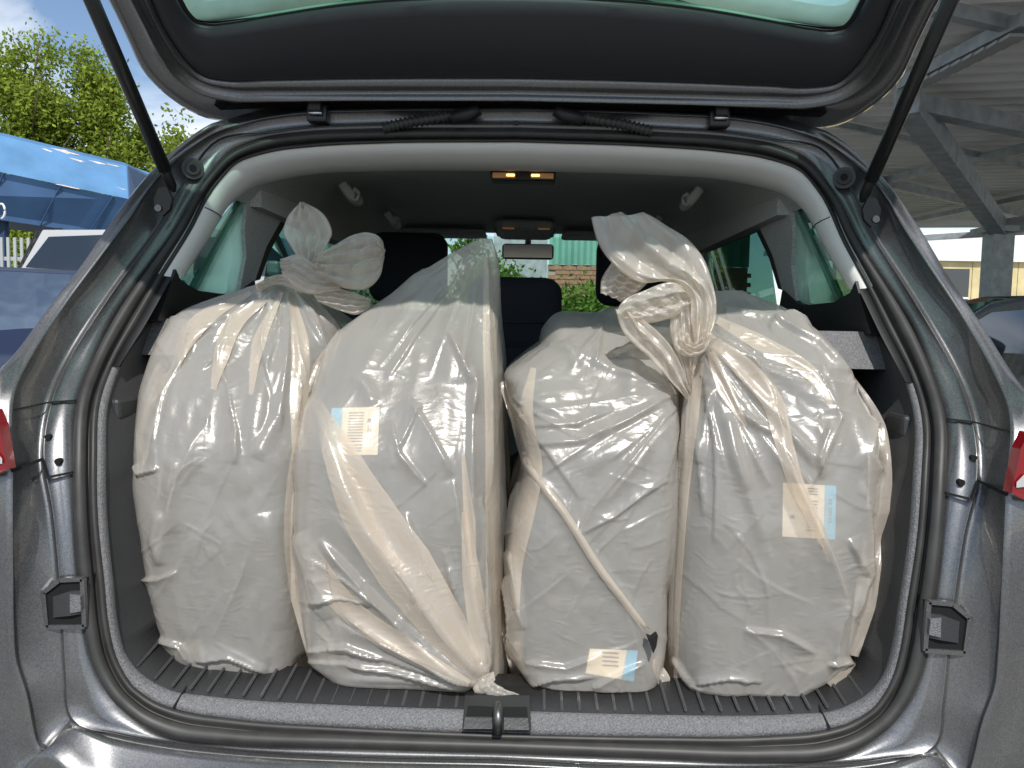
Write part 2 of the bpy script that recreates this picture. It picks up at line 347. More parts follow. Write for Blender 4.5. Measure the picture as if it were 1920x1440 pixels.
# tail lamps, buffer sockets, bump stops, holes
for sx in (1, -1):
    def M(P):
        P = np.asarray(P, float).copy(); P[..., 0] *= sx; return P
    ie = [(-14,768),(-1,799),(5,835),(12,880),(-10,891)]; zo = [1.075, 1.04, 1.0, .955, .93]; LG = []
    for (x, y), z_ in zip(ie, zo):                       # wraps from the boot edge round the rear corner
        p_ = U(x, y, -.030); q_ = U(-75, y+ (y-830)*.12, -.028); LG.append([p_+np.array([.003, .014, 0]), p_, q_, np.array([-.80, .034, (q_[2]+z_)/2]), np.array([-.868, .14, z_]), np.array([-.86, .26, z_+.01])])
    tl = gridobj('tail_lamp', M(LG), 'lamp_red', car, smooth=False, flip=(sx == -1))
    RG = []
    for f_ in (0, 1):
        r_a = [U(-8, 846+f_*22, -.0325), U(4, 860+f_*10, -.0325)][::-1]; r_b = U(-72, 848+f_*34, -.0305); RG.append([r_a[0], r_a[1], r_b, np.array([-.795, .026, r_b[2]])])
    gridobj('reflector', M(RG), 'lamp_clear', tl, smooth=False, flip=(sx == -1))
    slab('panel_gap', M([U(x, y, Y) for x, y, Y in ((24,880,-0.013),(80,858,.040),(84,862,.043),(92,892,.034),(138,883,.045),(138,887,.045),(89,897,.032),(80,864,.038),(26,885,-0.014))]), (0, -.0035, 0), 'void', car)
    slab('panel_gap', M([U(x, y, Y) for x, y, Y in ((22,768,0.018),(97,752,.085),(143,749,.098),(143,752,.098),(97,755,.084),(22,771,0.017))]), (0, -.003, 0), 'void', car)
    for x, y, Y in ((95,819,.064),(114,864,.052)):
        c = M(U(x, y, Y)); th = np.linspace(0, 2*np.pi, 14, endpoint=False)
        slab('bolt_hole', [c+np.array([.0045*math.cos(t), 0, .0045*math.sin(t)]) for t in th], (0, -.008, 0), 'void', car)
    # socket
    rim = [(113,1087),(156,1085),(160,1174),(89,1175),(83,1110)]; rp = [M(U(x, y, .003)) for x, y in rim]
    so = beam('buffer_socket', rp[0], rp[1], .006, .006, 'paint', car)
    for k in range(1, 5): beam('socket_rim', rp[k], rp[(k+1) % 5], .006, .006, 'paint', so)
    slab('socket_hole', M([U(x, y, .004) for x, y in ((113,1089),(156,1087),(160,1172),(91,1173),(86,1111))]), (0, .03, 0), 'void', so)
    bl = slab('buffer_block', M([U(x, y, Y) for x, y, Y in ((99,1119,.001),(128,1110,-.003),(156,1107,.001),(158,1150,.001),(128,1155,-.003),(100,1158,.001))]), (0, .008, 0), 'plastic', so)
    slab('block_face', M([U(x, y, -.0042) for x, y in ((131,1114),(150,1118),(152,1146),(131,1150))]), (0, .006, 0), 'grain_plastic', so)
    # bump stop
    c = M(U(362, 318, .398)); 
    for rr, h, mm in ((.019, .006, 'rubber'), (.0125, .011, 'black'), (.006, .013, 'void')):
        th = np.linspace(0, 2*np.pi, 24, endpoint=False); nrm = np.array([.35*sx, -.85, .05]); nrm /= np.linalg.norm(nrm)
        a_ = np.cross(nrm, [0, 0, 1.]); a_ /= np.linalg.norm(a_); b_ = np.cross(a_, nrm)
        slab('bump_stop', [c+nrm*.002+rr*(math.cos(t)*a_+math.sin(t)*b_) for t in th], nrm*h, mm, car)
    # gas strut
    pa = M(U(322, 348, .345)); pb = np.array([pa[0]-sx*.022, -.055, 1.85])
    st = tube('gas_strut', [pa+(pb-pa)*t for t in (.05, .055, .8, .805)], [.004, .0112, .0112, .004], 'strut_black', car, n=20)
    tube('strut_rod', [pa+(pb-pa)*t for t in (.80, .97)], .005, 'steel', st)
    tube('strut_end', [pa+(pb-pa)*t for t in (-.02, .0, .06, .07)], [.004, .0085, .0085, .005], 'black', st, n=12)
    ps = [(288,372),(297,352),(312,350),(322,372),(318,392),(304,405),(291,398)]
    brk = slab('strut_bracket', M([U(x, y, .322+ (330-x)*-.0006) for x, y in ps]), (0, .008, 0), 'strut_black', car)
    cc = M(U(299, 391, .30)); th = np.linspace(0, 2*np.pi, 12, endpoint=False)
    slab('bracket_bolt', [cc+np.array([.006*math.cos(t), 0, .006*math.sin(t)]) for t in th], (0, -.006, 0), 'steel', brk)

# ------------------------------------------------------------------ tailgate
tg = thing('tailgate', '', ''); del tg['label'], tg['category']; tg.parent = car
G0 = [(962,7),(840,8),(640,22),(500,43),(420,56),(385,58),(365,52),(350,38),(336,15),(328,0)]
G1 = [(962,150),(840,150),(640,151),(500,153),(420,153),(385,146),(350,117),(330,90),(300,40),(283,0)]
G2 = [(962,169),(840,169),(640,169),(500,168),(433,166),(377,152),(339,122),(319,95),(286,38),(268,0)]
G3 = [(962,191),(840,191),(640,191),(500,193),(436,193),(368,176),(322,145),(302,116),(263,40),(242,0)]
G4 = [(962,212),(840,212),(640,215),(500,225),(430,228),(385,221),(317,182),(277,144),(235,64),(203,0)]
def gz(Y, h): return 1.646 + (.38-Y)*.48 + h
def grow(px, h, ext):
    P = [Uh(x, y, h) for x, y in px]; P[0][0] = 0
    x0 = P[-1][0]
    for fx, y, hh in ext: P.append(np.array([x0*fx, y, gz(y, h+hh)]))
    return hermite(P, 5)
EXO = [(1.03, .0, 0), (1.05, -.18, 0), (1.0, -.31, -.02), (.9, -.39, -.05), (.5, -.42, -.06), (0, -.43, -.06)]
g0 = grow(G0, .012, [(1.0, .12, 0), (1.01, .0, 0), (1.0, -.06, 0), (.93, -.10, 0), (.5, -.12, 0), (0, -.125, 0)])
g1 = grow(G1, .0, [(1.02, .0, 0), (1.03, -.18, 0), (.99, -.27, -.02), (.88, -.35, -.05), (.5, -.38, -.06), (0, -.39, -.06)])
g2 = grow(G2, -.004, EXO); g3 = grow(G3, -.026, EXO); g4 = grow(G4, .03, EXO)
g5 = g4.copy(); g5[:, 2] += .035
g6 = g0.copy(); g6[:, 2] += .05; 
t1 = band(g0, g1, [(0, -.02), (0, 0), (.12, .004), (.5, .006), (.9, .003), (.98, -.002), (1.0, -.012)], toward=-1)
gridobj('inner_panel', np.array([ring(r) for r in t1]), 'gate_trim', tg, closed=True)
def nb(a, b, prof):
    w = b-a; d = np.array([0, -.43, -.9]); return [a+w*t+d*h for t, h in prof]
t2 = nb(g1, g2, [(-.06, -.014), (0, -.003), (.3, .004), (.7, .004), (1, 0)]) + nb(g2, g3, [(.1, -.004), (.35, .002), (.7, .004), (.95, .0), (1.02, -.010)]) + nb(g3, g4, [(.1, -.022), (.5, -.024), (.8, -.006), (.9, .0), (1., 0)]) + [g5]
gridobj('gate_frame', np.array([ring(r) for r in t2]), 'paint', tg, closed=True)
t3 = [g5, g5*np.array([.93, 1, 1])+np.array([0, -.0, .025]), g6]
gridobj('gate_skin', np.array([ring(r) for r in t3]), 'paint', tg, closed=True)
gl = []
for t in np.linspace(-1, 1, 17):
    r = g0.copy(); r[:, 0] = g0[:, 0]*(-t); r[:, 2] += .016 + .03*(1-t*t); gl.append(r)
gridobj('rear_glass', gl, 'gate_glass', tg)
mat('heater', (.03, .05, .045), .6); mat('frit', (.012, .014, .014), .6)
for k in range(11):      # heating wires and the dotted black border on the pane
    y = .215-.028*k; xs = np.linspace(-.42, .42, 15)
    tube('heating_wire', [(x, y-.012*(x/.42)**2*-1, gz(y, .0275+.03*(1-(x/.48)**2))) for x in xs], .0006, 'heater', tg, n=4, caps=False)
fr = []
for f_ in (1.0, .985):
    r = g0.copy(); r[:, 0] *= f_; r[:, 1] = .05+(r[:, 1]-.05)*(.985 if f_ < 1 else 1); r[:, 2] = gz(r[:, 1], .02 + .03*(1-f_**2)); fr.append(r)
gridobj('glass_border', np.array([ring(r) for r in fr]), 'frit', tg, closed=True)
# hinges, rubber cable sleeves, black sheet for the gap's shade, little screw
for sx in (-1, 1):
    hx = -.372*sx; q = U(590, 222, .47)
    h = box('hinge', (hx-.019, .445, q[2]-.012), (hx+.019, .475, q[2]+.02), 'strut_black', tg, .004)
    box('hinge_arm', (hx-.012, .43, q[2]+.004), (hx+.012, .45, q[2]+.045), 'black', h, .003)
    box('hinge_bolt', (hx-.034, .425, q[2]+.024), (hx-.018, .445, q[2]+.038), 'black', h, .003)
    box('hinge_bolt', (hx+.018, .425, q[2]+.024), (hx+.034, .445, q[2]+.038), 'black', h, .003)
    tube('hinge_pin', [(hx-.012, .44, q[2]+.002), (hx+.012, .44, q[2]+.002)], .004, 'chrome', h)
    pts = hermite([U(720,240,.46), U(770,229,.455), U(830,220,.45), U(880,210,.45)], 18)[:55]
    rd = [.0095+(.0022 if i % 3 == 0 else -.0015) for i in range(len(pts))]
    P = pts.copy(); P[:, 0] *= sx
    tube('cable_sleeve', P, rd, 'rubber', tg, n=12)
    e = np.array([U(846,222,.445), U(880,214,.445), U(898,204,.445)]); e[:, 0] *= sx
    tube('sleeve_end', e, [.012, .013, .012], 'black', tg, n=10)
vd = [hermite([U(x, y, .50) for x, y in r_], 4) for r_ in ([(400,196),(520,192),(640,190),(962,188)], [(425,215),(520,211),(640,209),(962,208)])]
gp = [np.vstack([r, (r*MX)[::-1][1:]]) for r in vd]; gp[1][:, 1] += -.03
gridobj('gap_shade', gp, 'void', car)  # dark sheet across the open gap, its shade put into the colour
c = U(968, 231, .46); box('screw', c-.004, c+.004, 'black', car, .002)

# ------------------------------------------------------------------ cabin
hl = []; e0 = sl(hN, 0, 5); ce = np.concatenate([[0], np.cumsum(np.linalg.norm(np.diff(e0, axis=0), axis=1))]); ce /= ce[-1]
for t in np.linspace(-1, 1, 33):
    e = abs(t); drop = .10*max(0, (e-.72)/.28)**2; p = np.array([np.interp(e, ce, e0[:, c]) for c in range(3)]); p[0] *= -np.sign(t) if t != 0 else 0
    p = p+np.array([0, -.006, .004]); x1 = t*.56
    hl.append(hermite([p, (x1, .92, 1.555-drop), (x1, 1.4, 1.575-drop), (t*.54, 1.75, 1.575-drop), (t*.50, 1.96, 1.56-drop)], 5))
gridobj('headliner', hl, 'headliner', car)
for sx in (-1, 1):
    def P3(l): return [np.array([sx*x, y, z]) for x, y, z in l]
    def XP(l, X=-.60, k=.15):
        o_ = []
        for x, y in l:
            p = Ux(x, y, X, k); o_.append(p*np.array([-sx, 1, 1]) if sx == 1 else p)
        return o_
    T = (-sx*.0, 0, 0)
    slab('quarter_window', XP([(340,527),(372,545),(403,480),(440,412),(466,366),(440,380),(405,425),(345,512)], -.605), (sx*.004, 0, 0), 'side_glass', car)
    slab('quarter_pane', XP([(466,366),(459,430),(462,480),(449,549),(430,553),(371,543),(403,480),(440,412)], -.598), (sx*.02, 0, 0), 'backlit_pane', car)  # backlight put into the colour: pale green translucent film brightens this panel
    slab('pillar_cover', XP([(466,366),(560,372),(528,412),(500,462),(478,527),(449,549),(462,480),(459,430)], -.590), (sx*.03, 0, 0), 'headliner', car)
    slab('belt_trim', XP([(296,600),(330,505),(340,527),(372,545),(430,553),(449,549),(478,527),(490,600),(420,640)], -.585), (sx*.03, 0, 0), 'black', car)
    slab('window_frame', XP([(478,527),(500,462),(528,412),(560,386),(640,386),(640,396),(566,396),(536,418),(508,468),(488,524)], -.60), (sx*.03, 0, 0), 'black', car)
    # rear and front door panes, pillars, lower walls
    slab('door_window', P3([(.615, .78, 1.13), (.615, 1.40, 1.10), (.55, 1.40, 1.50), (.55, .80, 1.53)]), (sx*.004, 0, 0), 'side_glass', car)
    slab('door_window', P3([(.615, 1.50, 1.10), (.615, 2.75, 1.05), (.555, 1.98, 1.46), (.555, 1.50, 1.47)]), (sx*.004, 0, 0), 'side_glass', car)
    slab('centre_pillar', P3([(.60, 1.40, .7), (.60, 1.50, .7), (.545, 1.50, 1.48), (.545, 1.40, 1.48)]), (sx*.04, 0, 0), 'headliner', car)
    slab('door_lining', P3([(.60, .85, .4), (.60, 3.2, .4), (.60, 3.2, 1.06), (.60, .85, 1.13)]), (sx*.05, 0, 0), 'plastic', car)
    slab('roof_rail', P3([(.53, .6, 1.44), (.53, 1.98, 1.44), (.53, 1.98, 1.53), (.53, .6, 1.50)]), (sx*.04, 0, 0), 'headliner', car)
    beam('front_pillar', (sx*.53, 1.97, 1.50), (sx*.66, 2.85, 1.0), .06, .06, 'headliner', car)
    # shelf support ledge
    slab('shelf_ledge', P3([(.62, .245, 1.145), (.62, .29, 1.205), (.62, .95, 1.205), (.62, .95, 1.145)]), (-sx*.13, 0, 0), 'grain_plastic', car)
    c = U(228, 765, .17); c[0] *= -sx if sx == 1 else 1
    box('pull_handle', c-np.array([.012, .03, .017]), c+np.array([.012, .03, .017]), 'plastic', car, .006)
    for (x, y, Y) in ((650, 360, .95), (730, 410, 1.55)):
        c = U(x, y, Y); c[0] = abs(c[0])*sx
        g = tube('grab_handle', hermite([c+np.array([0, -.05, .012]), c+np.array([-sx*.018, -.045, -.012]), c+np.array([-sx*.022, 0, -.02]), c+np.array([-sx*.018, .045, -.012]), c+np.array([0, .05, .012])], 5), .0125, 'trim_grey', car, n=10)
        h2 = c+np.array([-sx*.03, -.045, -.01])
        tube('coat_hook', hermite([h2+np.array([0, 0, .012]), h2+np.array([-sx*.012, -.004, -.002]), h2+np.array([-sx*.006, -.004, -.016]), h2+np.array([sx*.006, 0, -.012]), h2+np.array([0, 0, .010])], 4), .004, 'trim_grey', g, n=6)
    box('sun_visor', (sx*.31-.17, 1.80, 1.535), (sx*.31+.17, 1.955, 1.555), 'headliner', car, .01)
def cushion(name, lo, hi, m, parent, bev):
    return box(name, lo, hi, m, parent, bev, 4)
for x in (-.36, .36):     # front seats
    s_ = cushion('front_seat', (x-.24, 1.42, .55), (x+.24, 1.60, 1.25), 'seat_cloth', car, .06)
    cushion('head_restraint', (x-.125, 1.40, 1.275), (x+.125, 1.50, 1.495), 'seat_cloth', s_, .045)
    for dx in (-.06, .06): tube('restraint_post', [(x+dx, 1.46, 1.20), (x+dx, 1.46, 1.30)], .006, 'steel', s_, n=8)
rs = cushion('rear_seat', (-.62, .97, .5), (.62, 1.10, 1.165), 'seat_cloth', car, .05)
c0 = U(966, 545, 1.0)
cushion('head_restraint', (c0[0]-.125, .98, 1.12), (c0[0]+.122, 1.08, 1.333), 'seat_cloth', rs, .045)
for x in (-.36, .36): cushion('head_restraint', (x-.13, .98, 1.12), (x+.13, 1.08, 1.24), 'seat_cloth', rs, .045)
tube('seat_seam', [(-.12+c0[0], .978, 1.215), (.12+c0[0], .978, 1.215)], .0025, 'black', rs, n=6)
box('dashboard', (-.62, 2.15, .6), (.62, 2.75, 1.02), 'plastic', car, .04, 3)
wsg = [[(x, y + .12*(1-(x/.6)**2), z) for x in np.linspace(-a_, a_, 9)] for y, z, a_ in ((1.96, 1.56, .52), (2.75, 1.03, .64))]
gridobj('windscreen', wsg, 'front_glass', car)
# lamp over the boot, overhead console, mirror
lp = U(981, 332, .66)
l_ = box('roof_lamp', (lp[0]-.068, .63, 1.508), (lp[0]+.068, .68, 1.534), 'black', car, .004)
for k in (-1, 1):
    box('lamp_lens', (lp[0]+k*.040-.024, .627, 1.512), (lp[0]+k*.040+.024, .64, 1.523), 'lens', l_, .002)
    box('bulb', (lp[0]+k*.026-.009, .6255, 1.515), (lp[0]+k*.026+.009, .63, 1.5205), 'bulb', l_, .002)
cs = box('overhead_console', (-.10, 1.62, 1.528), (.11, 1.92, 1.57), 'headliner', car, .03, 3)
for k in (-1, 1): box('bulb', (k*.06-.02+.01, 1.612, 1.532), (k*.06+.02+.01, 1.619, 1.537), 'lens', cs, .002)
mr_ = box('rear_mirror', (-.085, 1.98, 1.465), (.115, 2.01, 1.525), 'black', car, .014, 3)
box('mirror_glass', (-.078, 1.977, 1.471), (.108, 1.981, 1.519), 'chrome', mr_, .0)
tube('mirror_stem', [(.015, 2.0, 1.50), (.015, 2.03, 1.56)], .012, 'black', mr_)
# ================================================================== TYRES IN THEIR BAGS
mat('tyre_rubber', (.026, .026, .027), .62, noise=40, bump=(150, .3, .002))
mat('sticker_paper', (.80, .74, .62), .6); mat('sticker_blue', (.10, .46, .78), .5); mat('sticker_ink', (.13, .12, .13), .7)
def film_mat(name, opac, dif, trn, tint):
    m = bpy.data.materials.new(name); m.use_nodes = True; n = m.node_tree; n.nodes.clear(); N = n.nodes.new; L = n.links.new
    o = N('ShaderNodeOutputMaterial'); d = N('ShaderNodeBsdfDiffuse'); t = N('ShaderNodeBsdfTranslucent'); tr = N('ShaderNodeBsdfTransparent'); g = N('ShaderNodeBsdfGlossy')
    tc = N('ShaderNodeTexCoord'); m1 = N('ShaderNodeMixShader'); m2 = N('ShaderNodeMixShader'); m3 = N('ShaderNodeMixShader')
    d.inputs[0].default_value = (*dif, 1); t.inputs[0].default_value = (*trn, 1); tr.inputs[0].default_value = (*tint, 1)
    g.inputs['Roughness'].default_value = .29; g.inputs[0].default_value = (1, 1, 1, 1)
    # crinkles
    wp = N('ShaderNodeTexNoise'); wp.inputs['Scale'].default_value = 7; L(tc.outputs['Object'], wp.inputs['Vector'])
    wm = N('ShaderNodeVectorMath'); wm.operation = 'MULTIPLY_ADD'; wm.inputs[1].default_value = (.10, .10, .10); L(wp.outputs['Color'], wm.inputs[0]); L(tc.outputs['Object'], wm.inputs[2])
    r1 = N('ShaderNodeTexNoise'); r1.noise_type = 'RIDGED_MULTIFRACTAL'; r1.inputs['Scale'].default_value = 16; r1.inputs['Detail'].default_value = 4; r1.inputs['Roughness'].default_value = .5
    L(wm.outputs[0], r1.inputs['Vector'])
    r2 = N('ShaderNodeTexNoise'); r2.inputs['Scale'].default_value = 90; r2.inputs['Detail'].default_value = 4; L(wm.outputs[0], r2.inputs['Vector'])
    b1 = N('ShaderNodeBump'); b1.inputs['Strength'].default_value = .30; b1.inputs['Distance'].default_value = .004; L(r1.outputs['Fac'], b1.inputs['Height'])
    b2 = N('ShaderNodeBump'); b2.inputs['Strength'].default_value = .30; b2.inputs['Distance'].default_value = .002; L(r2.outputs['Fac'], b2.inputs['Height']); L(b1.outputs[0], b2.inputs['Normal'])
    mp = N('ShaderNodeMapping'); mp.inputs['Scale'].default_value = (1, 1, 2.6); L(wm.outputs[0], mp.inputs['Vector'])
    r3 = N('ShaderNodeTexNoise'); r3.noise_type = 'RIDGED_MULTIFRACTAL'; r3.inputs['Scale'].default_value = 42; r3.inputs['Detail'].default_value = 3; L(mp.outputs[0], r3.inputs['Vector'])
    b3_ = N('ShaderNodeBump'); b3_.inputs['Strength'].default_value = .34; b3_.inputs['Distance'].default_value = .0022; L(r3.outputs['Fac'], b3_.inputs['Height']); L(b2.outputs[0], b3_.inputs['Normal']); b2 = b3_
    for q in (d, g): L(b2.outputs[0], q.inputs['Normal'])
    L(b2.outputs[0], t.inputs['Normal'])
    m1.inputs[0].default_value = .34; L(d.outputs[0], m1.inputs[1]); L(t.outputs[0], m1.inputs[2])
    lw = N('ShaderNodeLayerWeight'); lw.inputs[0].default_value = .35
    mr = N('ShaderNodeMapRange'); mr.inputs[3].default_value = opac; mr.inputs[4].default_value = min(1, opac+.3); L(lw.outputs['Facing'], mr.inputs[0])
    L(mr.outputs[0], m2.inputs[0]); L(tr.outputs[0], m2.inputs[1]); L(m1.outputs[0], m2.inputs[2])
    lf = N('ShaderNodeLayerWeight'); lf.inputs[0].default_value = .5; L(b2.outputs[0], lf.inputs['Normal'])
    pw = N('ShaderNodeMath'); pw.operation = 'POWER'; pw.inputs[1].default_value = 4.; L(lf.outputs['Facing'], pw.inputs[0])
    ad = N('ShaderNodeMath'); ad.operation = 'MULTIPLY_ADD'; ad.inputs[1].default_value = .7; ad.inputs[2].default_value = .06; L(pw.outputs[0], ad.inputs[0])
    L(ad.outputs[0], m3.inputs[0]); L(m2.outputs[0], m3.inputs[1]); L(g.outputs[0], m3.inputs[2]); L(m3.outputs[0], o.inputs[0])
    MATS[name] = m
film_mat('film', .38, (.84, .81, .755), (.88, .76, .60), (.97, .92, .85))
film_mat('film_double', .52, (.82, .745, .65), (.86, .73, .57), (.93, .85, .74))

def crumple(G, exu, exv, it=90, closed=True, seed=0, amp=.0012, katt=.010):
    nr, nc = G.shape[:2]; idx = np.arange(nr*nc).reshape(nr, nc); V0 = G.reshape(-1, 3).copy(); r = np.random.default_rng(seed)
    gu = np.roll(G, -1, 1)-np.roll(G, 1, 1); gv = np.gradient(G, axis=0); n = np.cross(gu, gv); n /= np.maximum(np.linalg.norm(n, axis=2), 1e-9)[..., None]
    nz = np.zeros((nr, nc))
    for cells, w in ((6, 1.), (12, 1.), (24, .6)):
        a = r.normal(size=(cells*2+2, cells+2)); y = np.linspace(0, cells*2, nr); x = np.linspace(0, cells, nc)
        yi = np.minimum(y.astype(int), cells*2); xi = np.minimum(x.astype(int), cells); fy = (y-yi)[:, None]; fx = (x-xi)[None]
        nz += w*((a[yi][:, xi]*(1-fy)+a[yi+1][:, xi]*fy)*(1-fx)+(a[yi][:, xi+1]*(1-fy)+a[yi+1][:, xi+1]*fy)*fx)
    nz += r.normal(size=nz.shape)*.4
    if closed: 
        wgt = np.minimum(np.arange(nc), nc-1-np.arange(nc))/6.; nz *= np.clip(wgt, 0, 1)[None]
    V = V0 + (n*nz[..., None]*amp).reshape(-1, 3)
    fam = []
    def add(i, j, ex, k): 
        Lr = np.linalg.norm(V0[i]-V0[j], axis=1)*(1+ex); fam.append((i, j, Lr, k))
    nxt = np.roll(idx, -1, 1)
    def cols(st, step): 
        c = np.arange(nc) if closed else np.arange(nc-step); return c
    for p in (0, 1):
        c = [q for q in range(p, nc-(0 if closed and (nc % 2 == 0 or p == 0 and nc % 2 == 0) else 1), 2)]
        c = np.array([q for q in c if (q+1 < nc or closed)])
        add(idx[:, c].ravel(), idx[:, (c+1) % nc].ravel(), exu, .5)
        rr = np.arange(p, nr-1, 2); add(idx[rr].ravel(), idx[rr+1].ravel(), exv, .5)
        add(idx[rr][:, :-1].ravel(), idx[rr+1][:, 1:].ravel(), (exu+exv)/2, .25)
        add(idx[rr][:, 1:].ravel(), idx[rr+1][:, :-1].ravel(), (exu+exv)/2, .25)
    for p in (0, 1):
        for q in (0, 1):
            c = np.arange(p+2*q, nc-2, 4); c = np.concatenate([np.arange(p+2*q, nc-2, 4)])
            add(idx[:, c].ravel(), idx[:, c+2].ravel(), exu, .12)
            rr = np.arange(p+2*q, nr-2, 4); add(idx[rr].ravel(), idx[rr+2].ravel(), exv, .12)
    for k in range(it):
        for i, j, Lr, kk in fam:
            d = V[j]-V[i]; l = np.maximum(np.linalg.norm(d, axis=1), 1e-7); c = d*((l-Lr)/l*kk)[:, None]
            V[i] += c; V[j] -= c
        V += (V0-V)*katt
    return V.reshape(nr, nc, 3)

def coarse(G, exu, exv, f=(3, 3), it=110, seed=0, amp=.002, katt=.012, patch=True):
    nr, nc = G.shape[:2]; ri = np.unique(np.append(np.arange(0, nr, f[0]), nr-1)); ci = np.arange(0, nc, f[1])
    g = G[ri][:, ci]; r = np.random.default_rng(seed+50)
    d = crumple(g, exu, exv, it=it, seed=seed, amp=amp, katt=katt)-g
    ty = np.linspace(0, len(ri)-1, 3*0+nr); d1 = np.empty((nr, len(ci), 3)); ys = np.interp(np.arange(nr), ri, np.arange(len(ri)))
    def cub(A, t, per):          # Catmull-Rom resample along axis 0
        n = len(A); i = np.minimum(t.astype(int), n-1); fr = (t-i)[:, None, None]
        ix = (lambda k: k % n) if per else (lambda k: np.clip(k, 0, n-1))
        p0, p1, p2, p3 = A[ix(i-1)], A[ix(i)], A[ix(i+1)], A[ix(i+2)]
        return p1+.5*fr*(p2-p0+fr*(2*p0-5*p1+4*p2-p3+fr*(3*(p1-p2)+p3-p0)))
    d1 = cub(d, ys, False); xs = np.arange(nc)/f[1]; xs = np.where(xs > len(ci)-1, len(ci)-1+(xs-(len(ci)-1))*0.999*f[1]/max(1, nc-ci[-1]), xs)
    d2 = cub(d1.transpose(1, 0, 2), xs, True).transpose(1, 0, 2)
    return G+d2
def hold_out(G, X, gap=.004):     # film never cuts into its tyre
    dy, dz = G[..., 1]-YC, G[..., 2]-ZC; rr = np.hypot(dy, dz); need = TR+gap
    q = np.clip((TW/2+.004-np.abs(G[..., 0]-X))/.04, 0, 1); lim = need-.035*(1-q)**2
    k = np.where((rr < lim) & (q > 0), lim/np.maximum(rr, 1e-4), 1.)
    H = G.copy(); H[..., 1] = YC+dy*k; H[..., 2] = ZC+dz*k; return H
def polydist(X, Y, pts):           # distance to a polyline in pixels, signed side, fraction along it
    P = np.asarray(pts, float); best = np.full(X.shape, 1e9); side = np.zeros(X.shape); frac = np.zeros(X.shape)
    seg = np.linalg.norm(np.diff(P, axis=0), axis=1); cum = np.concatenate([[0], np.cumsum(seg)]); tot = cum[-1]
    for i in range(len(P)-1):
        a, b = P[i], P[i+1]; d = b-a; t = np.clip(((X-a[0])*d[0]+(Y-a[1])*d[1])/(d@d), 0, 1)
        qx, qy = X-a[0]-t*d[0], Y-a[1]-t*d[1]; dist = np.hypot(qx, qy); m = dist < best
        best = np.where(m, dist, best); side = np.where(m, np.sign(d[0]*qy-d[1]*qx), side); frac = np.where(m, (cum[i]+t*seg[i])/tot, frac)
    return best, side, frac

YC, ZC, TR, TW = .424, .915, .313, .20
def Ucyl(px, py, r):
    v = ray(px, py); oy, oz = CAM[1]-YC, CAM[2]-ZC; a = v[1]**2+v[2]**2; b = 2*(oy*v[1]+oz*v[2]); c = oy*oy+oz*oz-r*r
    t = (-b-math.sqrt(max(b*b-4*a*c, 0)))/(2*a); return CAM+v*t

def make_tyre(name, X, label):
    t = thing(name, label, 'tyre', (X, YC, ZC-TR), 'bagged tyres in the boot')
    pr = []; hw = TW/2
    xs = [-hw*.72, -hw*.9, -hw*1.04, -hw*1.06, -hw*.98, -hw*.9]; rs = [TR*.63, TR*.66, TR*.74, TR*.82, TR*.90, TR*.95]
    tread = []
    for g in (-.55, -.19, .19, .55): tread += [(g*hw-.0052, TR), (g*hw-.004, TR-.008), (g*hw+.004, TR-.008), (g*hw+.0052, TR)]
    prof = list(zip(xs, rs))+[(-hw*.80, TR*.985)]+tread+[(hw*.80, TR*.985)]+[(-a, b) for a, b in zip(xs[::-1], rs[::-1])]
    n = 120; th = np.linspace(0, 2*np.pi, n, endpoint=False); G = []
    for x, r in prof:
        rr = np.full(n, r)
        if r > TR*.97 and abs(x) > hw*.6: rr = rr - .004*((np.arange(n) % 5) == 0)
        G.append(np.stack([np.full(n, x), rr*np.cos(th), rr*np.sin(th)+TR], -1))
    o = gridobj('tread', G, 'tyre_rubber', t, closed=True)
    return t
def sticker(tyre, quad, blue, ink):       # quad px corners: tl, tr, br, bl
    q = np.array(quad, float); base = np.array(tyre.location)
    def patch(nm, u0, u1, v0, v1, lift, m, parent, nu=5, nv=6):
        G = []
        for v in np.linspace(v0, v1, nv):
            G.append([])
            for u in np.linspace(u0, u1, nu):
                p = (1-v)*((1-u)*q[0]+u*q[1])+v*((1-u)*q[3]+u*q[2]); G[-1].append(Ucyl(p[0], p[1], TR+lift)-base)
        return gridobj(nm, G, m, parent)
    s = patch('sticker', 0, 1, 0, 1, .003, 'sticker_paper', tyre)
    patch('blue_band', *blue, 0, 1, .0036, 'sticker_blue', s)
    for a in ink: patch('print_mark', *a, .0036, 'sticker_ink', s, 2, 2)

